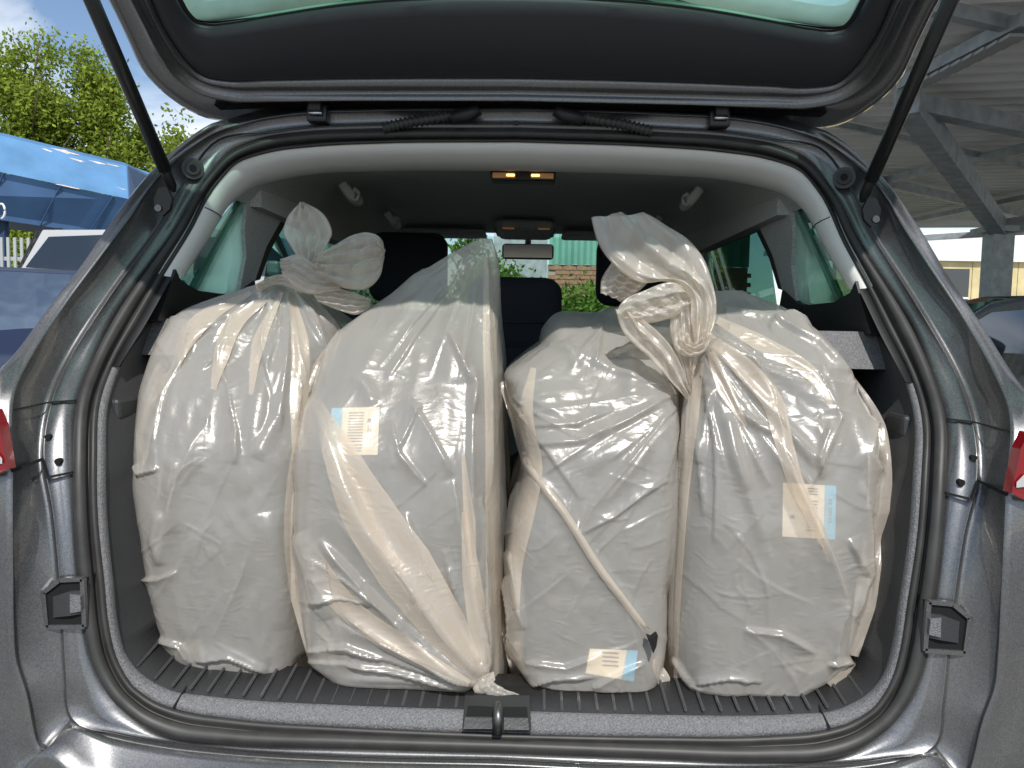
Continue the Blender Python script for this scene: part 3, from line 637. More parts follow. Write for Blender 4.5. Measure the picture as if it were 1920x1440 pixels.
STRIPS_SUB = 10
def make_bag(name, label, TX, outline, yf, yb, strokes, strips, ex, seed, nv=250, nf=190, expo=.36, anchors=((545,530),), nrand=70, fans=()):
    O = np.array(outline, float)[::-1] if outline[0][0] > outline[-1][0] else np.array(outline, float)   # ascending py
    py = np.linspace(O[-1, 0], O[0, 0], nv)
    sm = lambda c: np.convolve(np.pad(np.interp(py, O[:, 0], O[:, c]), 4, mode='edge'), np.ones(9)/9, 'valid')
    xl, xr = sm(1), sm(2); yf = np.array(yf[::-1] if yf[0][0] > yf[-1][0] else yf); yb = np.array(yb[::-1] if yb[0][0] > yb[-1][0] else yb)
    smd = lambda T_: np.convolve(np.pad(np.interp(py, T_[:, 0], T_[:, 1]), 7, mode='edge'), np.ones(15)/15, 'valid')
    Yf, Yb = smd(yf), smd(yb)
    # superellipse ring resampled: dense on the front
    th = np.linspace(0, np.pi, 1500); sx = -np.sign(np.cos(th))*np.abs(np.cos(th))**expo; sy = np.sin(th)**expo
    # front half: sy=1 is the front
    ds = np.hypot(np.diff(sx), np.diff(sy)*1.0)*np.where(sy[1:] > .35, 1.0, .22); s = np.concatenate([[0], np.cumsum(ds)]); s /= s[-1]
    k = np.interp(np.linspace(0, 1, nf), s, np.arange(1500)); fx = np.interp(k, np.arange(1500), sx); fy = np.interp(k, np.arange(1500), sy)
    kb = np.linspace(0, 1499, 26)[1:-1]; bx = np.interp(kb, np.arange(1500), -sx); by = -np.interp(kb, np.arange(1500), sy)
    ux = np.concatenate([fx, bx]); uy = np.concatenate([fy, by]); nc = len(ux)
    G = np.zeros((nv, nc, 3))
    for i in range(nv):
        ye = Yf[i]+.045*min(1, (Yb[i]-Yf[i])/.2)
        a, b = U(xl[i], py[i], ye), U(xr[i], py[i], ye); c = (a+b)/2; w = (b[0]-a[0])/2; yc = (Yf[i]+Yb[i])/2; hd = (Yb[i]-Yf[i])/2
        G[i, :, 0] = c[0]+w*ux; G[i, :, 1] = yc-hd*uy; G[i, :, 2] = np.where(uy > 0, U((xl[i]+xr[i])/2, py[i], Yf[i])[2], c[2])
        zc = U((xl[i]+xr[i])/2, py[i], Yf[i])[2]; G[i, :, 2] = zc
    lo = .677                                   # lie on the boot floor
    G[:, :, 2] = np.maximum(G[:, :, 2], lo)
    # folds traced on the film
    gu = np.roll(G, -1, 1)-np.roll(G, 1, 1); gv = np.gradient(G, axis=0); n = np.cross(gu, gv); n /= np.maximum(np.linalg.norm(n, axis=2), 1e-9)[..., None]
    if n[nv//2, nf//2, 1] > 0: n = -n
    PX, PY = proj(G); front = np.clip((uy-.15)/.4, 0, 1)[None]
    D = np.zeros((nv, nc))
    r_ = np.random.default_rng(seed); ys_, xs_ = np.array([q[0] for q in outline]), np.array([q[1:] for q in outline]); od = np.argsort(ys_)
    strokes = list(strokes)
    for k in range(nrand):              # small creases running towards the gather points
        y0 = r_.uniform(py.min()+15, py.max()-15); x0 = r_.uniform(np.interp(y0, ys_[od], xs_[od, 0])+8, np.interp(y0, ys_[od], xs_[od, 1])-8)
        ax, ay = anchors[r_.integers(len(anchors))]; a = math.atan2(ay-y0, ax-x0)+r_.normal()*.30
        if r_.random() < .22: a += r_.choice([-1, 1])*r_.uniform(.6, 1.5)
        L = r_.uniform(30, 130)*(1 if r_.random() < .7 else 1.8); c = r_.normal()*.5; pts = []; x, y = x0, y0
        for j in range(4): pts.append((x, y)); x += math.cos(a)*L/3; y += math.sin(a)*L/3; a += c/3+r_.normal()*.16
        strokes.append((pts, r_.uniform(.0005, .0019)*min(1, L/60), r_.uniform(3.5, 9), 'fold' if r_.random() < .5 else 'dlof'))
    for (fx_, fy_), a0, a1, nfan, r0, r1, fa in fans:      # pleats fanning out of a knot or a gathered corner
        for k in range(nfan):
            a = R(a0+(a1-a0)*(k+.5+r_.normal()*.22)/nfan); L = r_.uniform(.55, 1.1)*r1; cv = r_.normal()*.10; pts = []
            for j in range(5): q = r0+(L-r0)*j/4; aa = a+cv*j/4; pts.append((fx_+math.cos(aa)*q, fy_+math.sin(aa)*q))
            strokes.append((pts, fa*r_.uniform(.5, 1.25), r_.uniform(7, 17), r_.choice(['fold', 'dlof', 'ridge'])))
    for pts, amp, wd, kind in strokes:
        d, sd, fr = polydist(PX, PY, pts); taper = np.clip(np.minimum(fr/.12, (1-fr)/.2), 0, 1)**.6
        taper = np.where((fr <= 0) | (fr >= 1), np.exp(-(d/wd)**2)*.0, taper) if kind != 'bump' else 1
        if kind == 'fold':   e = np.where(sd > 0, np.exp(-d/wd), np.exp(-(d/(wd*.22))**1.5))
        elif kind == 'dlof': e = np.where(sd < 0, np.exp(-d/wd), np.exp(-(d/(wd*.22))**1.5))
        else: e = np.exp(-(d/wd)**2)
        D += amp*e*taper
    G = G + n*(D*front)[..., None]
    G = hold_out(G, TX)
    Gc = coarse(G, ex[0], ex[1], f=(7, 5), seed=seed)
    Gc = hold_out(Gc, TX, .003)
    Gc[..., 2] = np.maximum(Gc[..., 2], .677)
    sm_front = Gc
    bag = thing(name, label, 'plastic bag', tuple(np.array([G[:, :, 0].mean(), YC, .67])), 'tied plastic bags holding tyres')
    off = np.array(bag.location)
    b0 = Gc[:1].copy(); b0[..., 1] = np.maximum(b0[..., 1], .17); b0[..., 2] = .606; Gc = np.concatenate([b0, Gc]); nv += 1
    V = (Gc-off).reshape(-1, 3); Fc = [tuple(q) for q in gridfaces(nv, nc, True)]
    top = len(V); V = np.vstack([V, Gc[-1].mean(0)-off, Gc[0].mean(0)-off])
    Fc += [((nv-1)*nc+i, (nv-1)*nc+(i+1) % nc, top) for i in range(nc)] + [((i+1) % nc, i, top+1) for i in range(nc)]
    meshobj('film', V, Fc, 'film', bag)
    # doubled strips of film (hems, pleats) lying on the front
    FX, FY = proj(Gc[:, :nf]); Fd = Gc[:, :nf, 1]
    m_ = (uy[:nf] > .3); FXf, FYf, FDf = FX[:, m_].ravel(), FY[:, m_].ravel(), Fd[:, m_].ravel()
    global FRONT; FRONT = (FXf, FYf, FDf)
    for nm, pts, wds, lift in strips:
        P = hermite(np.array(pts, float).reshape(-1, 2), STRIPS_SUB); w = np.interp(np.linspace(0, 1, len(P)), np.linspace(0, 1, len(wds)), wds)
        r = np.random.default_rng(seed+len(pts)); T = np.gradient(P, axis=0); T /= np.linalg.norm(T, axis=1)[:, None]; Nn = np.stack([-T[:, 1], T[:, 0]], 1)
        rows = []
        for u in np.linspace(-1, 1, 9):
            q = P+Nn*(w*u/2)[:, None]; dep = []
            for x, y in q:
                dd = (FXf-x)**2+(FYf-y)**2; ii = np.argpartition(dd, 6)[:6]; dep.append(FDf[ii].mean())
            dep = np.array(dep); dep = np.convolve(np.pad(dep, 2, mode='edge'), np.ones(5)/5, 'valid')
            e_ = (1-u)/2 if nm == 'pleat' else 1-.5*u*u
            dep = dep - lift*.55*e_*np.sin(np.linspace(.25, 3.0, len(dep)))**.5 - .0008
            rows.append([U(x, y, z)-off for (x, y), z in zip(q, dep)])
        rows = np.array(rows); rows[..., 1] += np.convolve(r.normal(size=rows.shape[1]+4), np.ones(5)/5, 'valid')[None]*.0010
        gridobj(nm, rows, 'film_double', bag)
    return bag, off

def ear(bag, off, nm, path, wid, thick=.35, pleats=7, ex=(.05, .03), seed=1, nl=72, nr=88, pa=.16, m='film'):
    P = hermite([U(*p) for p in path], 12); t = np.linspace(0, 1, len(P)); ti = np.linspace(0, 1, nl); P = np.stack([np.interp(ti, t, P[:, c]) for c in range(3)], 1)
    dep = P[:, 1]-CAM[1]; w = np.interp(ti, np.linspace(0, 1, len(wid)), wid); w = np.convolve(np.pad(w, 2, mode='edge'), np.ones(5)/5, 'valid')*dep/F/2
    T = np.gradient(P, axis=0); T /= np.linalg.norm(T, axis=1)[:, None]; view = np.array([0, 1., 0]); G = []
    r = np.random.default_rng(seed); ph = r.uniform(0, 6.28, 4)
    for i in range(nl):
        s_ = np.cross(T[i], view); s_ /= max(np.linalg.norm(s_), 1e-6); b = np.cross(s_, T[i]); th = np.linspace(0, 2*np.pi, nr, endpoint=False)
        pl = 1+pa*(2*np.abs(np.sin(pleats/2*th+ph[0]+.8*ti[i]))**.7-1)+pa*.7*(2*np.abs(np.sin((pleats+.5)*th+ph[1]-1.3*ti[i]))**.7-1)
        G.append(P[i]+(w[i]*np.cos(th)*pl)[:, None]*s_+(w[i]*thick*np.sin(th)*pl)[:, None]*b)
    G = np.array(G); G = coarse(G, ex[0]*1.4, ex[1]*1.4, f=(4, 4), it=70, seed=seed, amp=.002, katt=.012)-off
    V = G.reshape(-1, 3); Fc = [tuple(q) for q in gridfaces(nl, nr, True)]; k = len(V); V = np.vstack([V, G[0].mean(0), G[-1].mean(0)])
    Fc += [((i+1) % nr, i, k) for i in range(nr)]+[((nl-1)*nr+i, (nl-1)*nr+(i+1) % nr, k+1) for i in range(nr)]
    return meshobj(nm, V, Fc, m, bag)

def flap(bag, off, nm, ea, eb, folds=4, amp=.006, bulge=.010, seed=1, nl=70, nw=46, m='film', gap=.004):
    r = np.random.default_rng(seed); ti = np.linspace(0, 1, nl)
    def edge(e):
        P = hermite([U(*p) for p in e], 12); c = np.concatenate([[0], np.cumsum(np.linalg.norm(np.diff(P, axis=0), axis=1))]); c /= c[-1]
        return np.stack([np.interp(ti, c, P[:, k]) for k in range(3)], 1)
    A, B = edge(ea), edge(eb); u = np.linspace(0, 1, nw); ph = r.uniform(0, 6, 3); w = np.linalg.norm(B-A, axis=1); sheets = []
    for sgn in (-1, 1):
        G = A[:, None]*(1-u)[None, :, None]+B[:, None]*u[None, :, None]
        wob = np.interp(ti, np.linspace(0, 1, 7), np.cumsum(r.normal(size=7))*.10)[:, None]
        x = u[None]*folds+wob*folds*.5+ph[0]; tri = 2*np.abs(2*(x-np.floor(x+.5)))-1; x2 = u[None]*(folds*2.3)-wob*folds+ph[1]; tri2 = 2*np.abs(2*(x2-np.floor(x2+.5)))-1
        x3 = ti[:, None]*5+u[None]*2.2+ph[2]; tri3 = (2*np.abs(2*(x3-np.floor(x3+.5)))-1)
        env = np.sin(np.pi*u)[None]**.6
        d = env*(sgn*bulge*np.minimum(1, w/.05)[:, None]+amp*(tri*.75+tri2*.14+tri3*.34)); G[..., 1] += d; G[..., 2] += d*.3*sgn; sheets.append(G)
    L_ = np.concatenate([sheets[0], sheets[1][:, ::-1][:, 1:-1]], 1); L_ = coarse(L_, .012, .008, f=(3, 3), it=60, seed=seed, amp=.0016, katt=.02)-off; nc = L_.shape[1]
    return meshobj(nm, L_.reshape(-1, 3), [tuple(q) for q in gridfaces(nl, nc, True)], m, bag)
def tx(px): return U(px, 1000, .15)[0]
t1 = make_tyre('tyre', tx(402), 'tyre standing in the bag against the left boot wall')
t2 = make_tyre('tyre', tx(738), 'tyre with a sticker showing through the tall peaked bag')
t3 = make_tyre('tyre', tx(1138), 'tyre with a low sticker, inside the bag with the torn hem')
t4 = make_tyre('tyre', tx(1468), 'tyre with a sticker, inside the bag against the right boot wall')
sticker(t2, [(622,765),(712,763),(708,853),(615,853)], (0, .23), [(.36,.68,y,y+.02) for y in (.10,.16,.22,.28,.34,.40,.46,.52,.58,.64,.70,.78,.84,.90)]+[(.76,.84,.24,.30),(.74,.88,.30,.32),(.77,.79,.37,.70),(.83,.85,.40,.66),(.79,.83,.45,.47),(.79,.83,.56,.58)])
sticker(t4, [(1468,905),(1568,911),(1566,1012),(1467,1006)], (.79, 1), [(.46,.66,y,y+.02) for y in (.07,.12,.17,.30,.36,.42,.48,.54,.60,.66,.72,.78,.84)]+[(.86,.93,y,y+.03) for y in (.26,.32,.42,.48,.53,.60,.66)]+[(.15,.22,.60,.66)])

YF = [(1310,.185),(1290,.165),(1250,.14),(1150,.122),(1000,.115),(850,.125),(750,.155),(680,.195),(620,.25),(580,.31),(545,.36),(520,.38)]
YB = [(1310,.74),(1000,.77),(800,.76),(700,.72),(620,.66),(580,.58),(550,.46),(520,.44)]
yfs = lambda d: [(a, b+d) for a, b in YF]
b1, o1 = make_bag('tied_bag', 'translucent bag with knotted ears beside the left boot wall', tx(402), 
    [(1272,345,560),(1258,315,566),(1230,300,568),(1195,285,570),(1110,264,572),(1060,256,572),(1000,246,572),(930,234,575),(850,237,585),(800,242,590),(740,250,600),(690,266,615),(640,290,632),(600,322,628),(575,362,610),(555,425,592),(540,490,575),(528,522,562),(515,530,560)],
    [(1310,.105),(1272,.10),(1200,.10),(1100,.098),(1000,.10),(850,.118),(750,.165),(680,.20),(620,.24),(580,.275),(545,.30),(515,.30)],
    [(1310,.74),(1000,.77),(800,.76),(700,.70),(620,.58),(580,.46),(550,.37),(515,.34)],
    [([(545,545),(543,660),(530,745),(524,810)], .010, 16, 'fold'), ([(520,545),(500,610),(493,650),(510,745)], .009, 18, 'dlof'),
     ([(417,690),(430,725),(447,813),(443,870)], .011, 16, 'fold'), ([(405,745),(390,800),(362,835),(335,900),(318,970),(300,1060)], .010, 18, 'dlof'),
     ([(430,610),(372,625),(340,690),(310,740),(288,830)], .009, 18, 'fold'), ([(505,555),(440,600),(415,665),(403,720)], .009, 18, 'dlof'),
     ([(560,560),(590,600),(610,660),(600,720)], .008, 14, 'fold'), ([(552,690),(563,720),(555,800)], .008, 9, 'fold'), ([(330,860),(320,900),(330,1000)], .006, 14, 'ridge'),
     ([(255,870),(262,890),(300,880)], .008, 8, 'dlof'), ([(258,1085),(300,1085),(335,1070)], .008, 9, 'fold'), ([(300,1195),(340,1210),(360,1245)], .010, 12, 'fold'),
     ([(365,1240),(430,1232),(500,1262)], .010, 12, 'dlof'), ([(300,960),(290,1010),(300,1060)], .006, 10, 'ridge'), ([(480,860),(520,780),(522,740)], .006, 14, 'ridge'),
     ([(500,960),(520,1060),(530,1180)], .005, 22, 'ridge'), ([(310,600),(380,590),(440,575),(500,550)], .006, 10, 'fold')],
    [('pleat', [(500,560),(440,605),(416,665),(400,730)], [10,34,30,10], .004),
     ('pleat', [(545,548),(562,640),(560,760),(552,850)], [8,34,34,8], .003), ('pleat', [(470,548),(380,600),(318,680),(276,780),(262,900)], [8,34,40,36,10], .003), ('pleat', [(530,548),(486,640),(470,740)], [6,26,8], .003)],
    (.014, .0), 11, anchors=((545,530),(545,530),(420,1300)), fans=[((545,530), 35, 165, 15, 18, 270, .0062)])
Z = lambda l, y0, y1: [(x, y, y0+(y1-y0)*i/(len(l)-1)) for i, (x, y) in enumerate(l)]
flap(b1, o1, 'knot_ear', Z([(562,381),(540,406),(532,438),(546,464),(560,490),(564,514)], .262, .252), Z([(569,379),(606,401),(622,438),(610,465),(596,489),(590,512)], .262, .252), 4, .006, .007, 3)
flap(b1, o1, 'knot_ear', Z([(596,478),(630,458),(664,440),(690,436),(711,444),(721,468)], .25, .25), Z([(596,522),(628,534),(660,543),(690,540),(711,520),(720,482)], .245, .25), 4, .010, .014, 4)
flap(b1, o1, 'knot_wrap', Z([(526,486),(560,478),(592,497),(618,520),(640,536)], .252, .248), Z([(532,520),(560,545),(588,552),(612,548),(636,545)], .248, .245), 4, .006, .012, 5)
flap(b1, o1, 'knot_wrap', Z([(580,540),(618,538),(655,546),(694,560)], .25, .27), Z([(596,566),(636,582),(668,590),(694,580)], .255, .275), 4, .006, .010, 6)
flap(b1, o1, 'knot_wrap', Z([(480,532),(515,516),(545,515),(572,530)], .275, .252), Z([(486,546),(520,534),(545,540),(565,550)], .275, .252), 3, .005, .006, 7)

b2, o2 = make_bag('peaked_bag', 'translucent bag pulled up to a tall flat peak, gathered at its lower corner', tx(738),
    [(1290,600,946),(1275,562,947),(1200,548,944),(1100,536,942),(1000,531,940),(900,538,939),(850,545,938),(780,560,937),(740,572,937),(690,590,937),(650,605,937),(620,635,936),(590,680,936),(560,722,936),(530,762,936),(500,805,935),(480,840,933),(460,877,928),(447,900,920)],
    [(1310,.076),(1290,.074),(1250,.074),(1150,.075),(1000,.08),(850,.10),(750,.145),(680,.18),(620,.225),(560,.27),(500,.30),(447,.33)],
    [(1310,.72),(1000,.75),(800,.74),(700,.66),(650,.58),(600,.48),(550,.40),(500,.37),(447,.36)],
    [([(585,742),(620,830),(665,960),(740,1080),(830,1190),(905,1280)], .007, 34, 'fold'), ([(640,880),(700,1000),(770,1090),(850,1190),(912,1282)], .012, 22, 'fold'),
     ([(760,960),(800,1060),(850,1160),(912,1280)], .011, 18, 'fold'), ([(850,900),(868,1020),(888,1150),(915,1278)], .010, 15, 'fold'), ([(898,930),(905,1080),(918,1270)], .010, 11, 'fold'),
     ([(640,1150),(720,1200),(800,1235),(895,1284)], .012, 18, 'dlof'), ([(650,1245),(760,1262),(880,1290)], .010, 14, 'dlof'), ([(600,1010),(690,1110),(780,1200),(895,1282)], .010, 20, 'fold'),
     ([(884,690),(878,900),(888,1100)], .013, 14, 'dlof'), ([(915,470),(912,700),(918,930)], .010, 11, 'fold'), ([(840,630),(868,690),(886,725),(880,780)], .012, 16, 'dlof'),
     ([(900,455),(870,560),(845,640),(850,720)], .009, 22, 'ridge'), ([(765,745),(800,800),(850,890)], .008, 12, 'fold'), ([(790,760),(770,800),(750,840)], .006, 9, 'fold'), ([(735,790),(750,850),(800,910)], .007, 8, 'fold'),
     ([(575,745),(556,820),(545,920)], .008, 12, 'dlof'), ([(700,760),(690,730),(660,700)], .005, 14, 'ridge'), ([(560,1000),(590,1080),(620,1160)], .008, 18, 'ridge'), ([(580,1130),(640,1120),(700,1130)], .009, 12, 'dlof'),
     ([(575,1220),(650,1210),(720,1235)], .009, 12, 'fold'), ([(790,500),(770,580),(790,680)], .005, 30, 'ridge')],
    [('pleat', [(592,748),(632,840),(686,955),(758,1065),(836,1178),(907,1280)], [12,60,100,112,84,18], .004), ('pleat', [(640,860),(668,900),(700,990),(760,1080)], [4,22,24,8], .004),
     ('pleat', [(872,960),(884,1080),(900,1190),(916,1280)], [14,34,40,18], .005), ('pleat', [(912,480),(918,640),(922,800),(924,960),(926,1120),(924,1270)], [10,26,24,28,30,20], .004),
     ('pleat', [(556,960),(592,1060),(650,1138),(740,1205),(880,1282)], [10,44,44,46,14], .004), ('pleat', [(640,618),(604,690),(578,790),(556,900),(550,1020),(562,1120),(578,1225)], [8,34,36,34,34,34,8], .003), ('pleat', [(868,850),(880,980),(890,1100)], [6,22,8], .004)],
    (.010, .0), 12, anchors=((905,1290),(905,1290),(905,450)), fans=[((908,1290), 186, 268, 15, 25, 420, .0062), ((908,446), 95, 140, 6, 40, 320, .004)])
ear(b2, o2, 'gathered_corner', [(903,1270,.064),(912,1290,.06),(938,1303,.055),(972,1306,.055)], [40,34,26,8], 0.25, 5, (.06,.05), seed=8)

b3, o3 = make_bag('torn_bag', 'translucent bag with a diagonal hem strip and a small tear near the floor', tx(1138),
    [(1300,985,1245),(1285,955,1255),(1250,944,1262),(1200,941,1264),(1100,940,1266),(1050,941,1268),(1000,948,1270),(930,972,1272),(870,982,1276),(800,964,1282),(740,946,1287),(712,938,1290),(700,950,1292),(670,986,1294),(640,1024,1294),(620,1052,1292),(600,1090,1288),(585,1120,1280),(576,1150,1262)],
    [(1310,.082),(1290,.080),(1250,.082),(1150,.088),(1000,.095),(850,.115),(750,.16),(680,.20),(640,.24),(610,.29),(590,.34),(576,.38)],
    [(1310,.74),(1000,.77),(800,.76),(700,.74),(640,.70),(600,.62),(576,.5)],
    [([(938,714),(966,790),(990,870),(1060,965),(1120,1060),(1225,1195)], .006, 10, 'ridge'), ([(1270,735),(1180,790),(1090,830),(1000,835)], .008, 18, 'fold'), ([(1250,780),(1170,880),(1110,950),(1080,1010)], .009, 20, 'dlof'),
     ([(1245,900),(1150,970),(1090,1000)], .006, 14, 'fold'), ([(1055,640),(1080,680),(1110,650),(1140,700)], .006, 12, 'ridge'), ([(1000,800),(1080,800),(1150,770)], .006, 12, 'dlof'),
     ([(1215,600),(1180,680),(1190,760)], .006, 20, 'ridge'), ([(960,1030),(975,1100),(985,1180)], .010, 14, 'fold'), ([(985,1240),(1060,1250),(1130,1225)], .008, 12, 'fold'), ([(960,1290),(1040,1272),(1120,1268)], .009, 12, 'dlof'),
     ([(1110,1290),(1160,1262),(1210,1240)], .009, 12, 'fold'), ([(950,1080),(962,1160),(955,1240)], .009, 9, 'dlof'), ([(1250,760),(1255,900),(1250,1100)], .006, 16, 'ridge'), ([(1130,600),(1125,650),(1115,690)], .006, 9, 'fold')],
    [('pleat', [(1000,690),(985,780),(1000,880),(985,960),(962,1060),(958,1180),(972,1280)], [10,30,34,36,36,36,20], .003), ('hem', [(940,716),(962,776),(988,868),(1058,962),(1120,1060),(1172,1130),(1226,1200)], [12,16,15,15,15,14,12], .003), ('tear_edge', [(1238,1196),(1236,1225),(1232,1245),(1244,1275),(1246,1292)], [8,8,18,26,12], .005)],
    (.008, .002), 13, anchors=((1280,640),(1000,1500),(2200,900),(-300,1300)), fans=[((1290,740), 100, 200, 7, 30, 330, .004), ((940,720), 5, 60, 5, 30, 250, .0035)])
def film_patch(nm, quad, back, m, nu=7, nv=6):
    q = np.array(quad, float); G = []
    for v in np.linspace(0, 1, nv):
        G.append([])
        for u in np.linspace(0, 1, nu):
            p = (1-v)*((1-u)*q[0]+u*q[1])+v*((1-u)*q[3]+u*q[2]); dd = (FRONT[0]-p[0])**2+(FRONT[1]-p[1])**2; ii = np.argpartition(dd, 30)[:30]
            G[-1].append(U(p[0], p[1], FRONT[2][ii].mean()+back)-o3)
    return gridobj(nm, G, m, b3)
film_patch('sticker', [(1106,1216),(1196,1220),(1188,1278),(1098,1262)], .0045, 'sticker_paper'); film_patch('sticker_band', [(1176,1219),(1196,1220),(1188,1278),(1166,1274)], .0035, 'sticker_blue')
for k in range(4): film_patch('print_mark', [(1130,1222+k*8),(1160,1224+k*8),(1159,1226+k*8),(1129,1224+k*8)], .0033, 'sticker_ink', 3, 2)
c_ = [U(x, y, .066)-o3 for x, y in ((1213,1194),(1222,1197),(1231,1190),(1234,1192),(1231,1212),(1225,1226),(1220,1210))]
slab('tear', c_, (0, .012, 0), 'void', b3)

b4, o4 = make_bag('twisted_bag', 'broad translucent bag with a big twisted knot, against the right boot wall', tx(1468),
    [(1304,1275,1520),(1290,1262,1568),(1245,1258,1610),(1200,1259,1622),(1130,1262,1642),(1050,1264,1652),(930,1268,1665),(830,1274,1668),(770,1280,1645),(740,1283,1622),(670,1292,1582),(615,1298,1530),(580,1304,1480),(560,1312,1425),(545,1330,1375)],
    [(1310,.076),(1290,.074),(1250,.074),(1150,.078),(1000,.084),(850,.104),(750,.145),(680,.175),(620,.22),(580,.28),(545,.34)],
    [(1310,.74),(1000,.77),(800,.76),(700,.74),(640,.72),(580,.62),(545,.5)],
    [([(1330,625),(1400,680),(1448,740),(1470,830),(1492,900),(1540,1000),(1590,1130)], .012, 20, 'fold'), ([(1320,650),(1352,705),(1385,780),(1435,815),(1465,812)], .010, 15, 'dlof'),
     ([(1345,605),(1430,640),(1530,700),(1575,785),(1535,880),(1510,930)], .011, 17, 'fold'), ([(1355,580),(1450,600),(1530,640),(1590,705),(1595,740)], .010, 17, 'dlof'), ([(1312,670),(1296,760),(1277,900),(1267,1100),(1260,1290)], .011, 14, 'dlof'),
     ([(1342,735),(1325,800),(1318,870)], .008, 14, 'fold'), ([(1365,780),(1375,850),(1400,920)], .006, 14, 'ridge'), ([(1440,612),(1480,588),(1520,610)], .008, 9, 'fold'), ([(1555,790),(1530,860),(1540,900)], .008, 10, 'dlof'),
     ([(1592,1125),(1572,1180),(1562,1245)], .009, 12, 'fold'), ([(1395,1180),(1470,1190),(1530,1225)], .010, 12, 'fold'), ([(1300,1282),(1370,1272),(1430,1280)], .008, 9, 'dlof'), ([(1590,1010),(1620,1080),(1600,1160)], .009, 12, 'dlof'),
     ([(1640,780),(1630,850),(1655,900)], .010, 10, 'fold'), ([(1550,1245),(1590,1235),(1612,1240)], .011, 9, 'fold'), ([(1270,1230),(1290,1270),(1320,1295)], .009, 10, 'fold'), ([(1620,900),(1630,1000),(1625,1100)], .007, 10, 'fold')],
    [('pleat', [(1325,632),(1395,690),(1446,750),(1470,830),(1492,905),(1538,1000),(1590,1128)], [20,40,40,34,30,24,6], .005), ('pleat', [(1310,680),(1294,790),(1279,930),(1269,1100),(1263,1285)], [20,30,24,18,12], .005),
     ('pleat', [(1345,600),(1420,640),(1520,700),(1560,760)], [14,30,26,6], .004), ('pleat', [(1332,660),(1360,730),(1400,800)], [16,30,6], .004), ('pleat', [(1592,700),(1640,800),(1650,900),(1640,1010),(1624,1120),(1600,1230)], [10,40,46,46,44,20], .003), ('pleat', [(1555,1285),(1578,1262),(1600,1242)], [22,26,14], .006)],
    (.012, .0), 14, anchors=((1310,640),(1310,640),(1450,1400),(1700,1250)), fans=[((1312,640), 12, 98, 15, 22, 360, .0065)])
flap(b4, o4, 'knot_ear', Z([(1148,490),(1127,528),(1126,550)], .22, .22), Z([(1215,530),(1195,548),(1164,566)], .215, .22), 3, .006, .008, 24)
flap(b4, o4, 'knot_ear', Z([(1109,409),(1121,454),(1147,492),(1200,529),(1256,530),(1290,556),(1296,606),(1303,646)], .20, .142), Z([(1220,404),(1251,424),(1291,450),(1319,485),(1334,525),(1343,567),(1339,610),(1323,642)], .20, .142), 2.4, .010, .010, 21, nl=110)
flap(b4, o4, 'knot_wrap', Z([(1260,575),(1256,616),(1266,660),(1284,704),(1290,740)], .165, .15), Z([(1300,560),(1312,610),(1312,650),(1302,700),(1297,740)], .165, .15), 4, .006, .008, 25)
flap(b4, o4, 'knot_ear', Z([(1298,550),(1264,530),(1208,545),(1167,566),(1155,586)], .16, .145), Z([(1296,570),(1276,588),(1240,602),(1204,606),(1178,602)], .16, .145), 2, .008, .012, 22)
flap(b4, o4, 'knot_ear', Z([(1154,580),(1165,616),(1219,673),(1261,719),(1289,750)], .145, .15), Z([(1192,590),(1222,612),(1257,648),(1280,692),(1296,738)], .145, .15), 1.8, .007, .008, 26)
flap(b4, o4, 'knot_wrap', Z([(1262,622),(1267,655),(1290,669),(1319,661),(1336,626)], .142, .140), Z([(1292,626),(1295,638),(1301,643),(1310,638),(1318,616)], .135, .135), 2.4, .006, .010, 23)
# ================================================================== SURROUNDINGS
mat('blue_shaded', (.05, .115, .25), .5, noise=2, var=.06); mat('blue_sunlit', (.11, .26, .47), .45, noise=2, var=.08); mat('rust_patch', (.75, .62, .55), .8, noise=12)  # container blues: sunlit top and shaded walls put into the colours
mat('blue_dark', (.02, .05, .11), .6); mat('white_line', (.75, .77, .8), .6)  # blue_dark carries the shade beneath the container in its colour
mat('van_paint', (.5, .5, .5), .4, metal=.2, coat=.6); mat('car_blue', (.014, .024, .06), .5, coat=.15, spec=.3); mat('dark_glass', (.012, .016, .02), .05, coat=1., spec=.8)
mat('screen_glass', (.24, .31, .40), .03, metal=1., bump=(1.4, .12, .1)); mat('car_black', (.018, .02, .024), .25, metal=.3, coat=1.); mat('car_silver', (.28, .33, .38), .28, metal=.6, coat=1.); mat('tyre_black', (.02, .02, .02), .7); mat('alloy', (.35, .35, .36), .35, metal=.9)
mat('galv', (.24, .26, .27), .5, metal=.35, noise=8); mat('steel_blue', (.40, .44, .47), .5, metal=.25, noise=10); mat('sheet', (.88, .87, .85), .6, noise=1.5, var=.06)
mat('yellow_wall', (.62, .52, .28), .7, noise=2); mat('white_wall', (.78, .78, .76), .6); mat('green_sheet', (.20, .46, .38), .55, noise=1); mat('brick_red', (.38, .21, .14), .85, noise=15); mat('mortar', (.42, .38, .33), .9)
mat('bark', (.10, .075, .055), .9, noise=20, bump=(40, .6, .02)); mat('grass', (.09, .16, .03), .9, noise=8); mat('fence_white', (.42, .44, .45), .5, metal=.2)
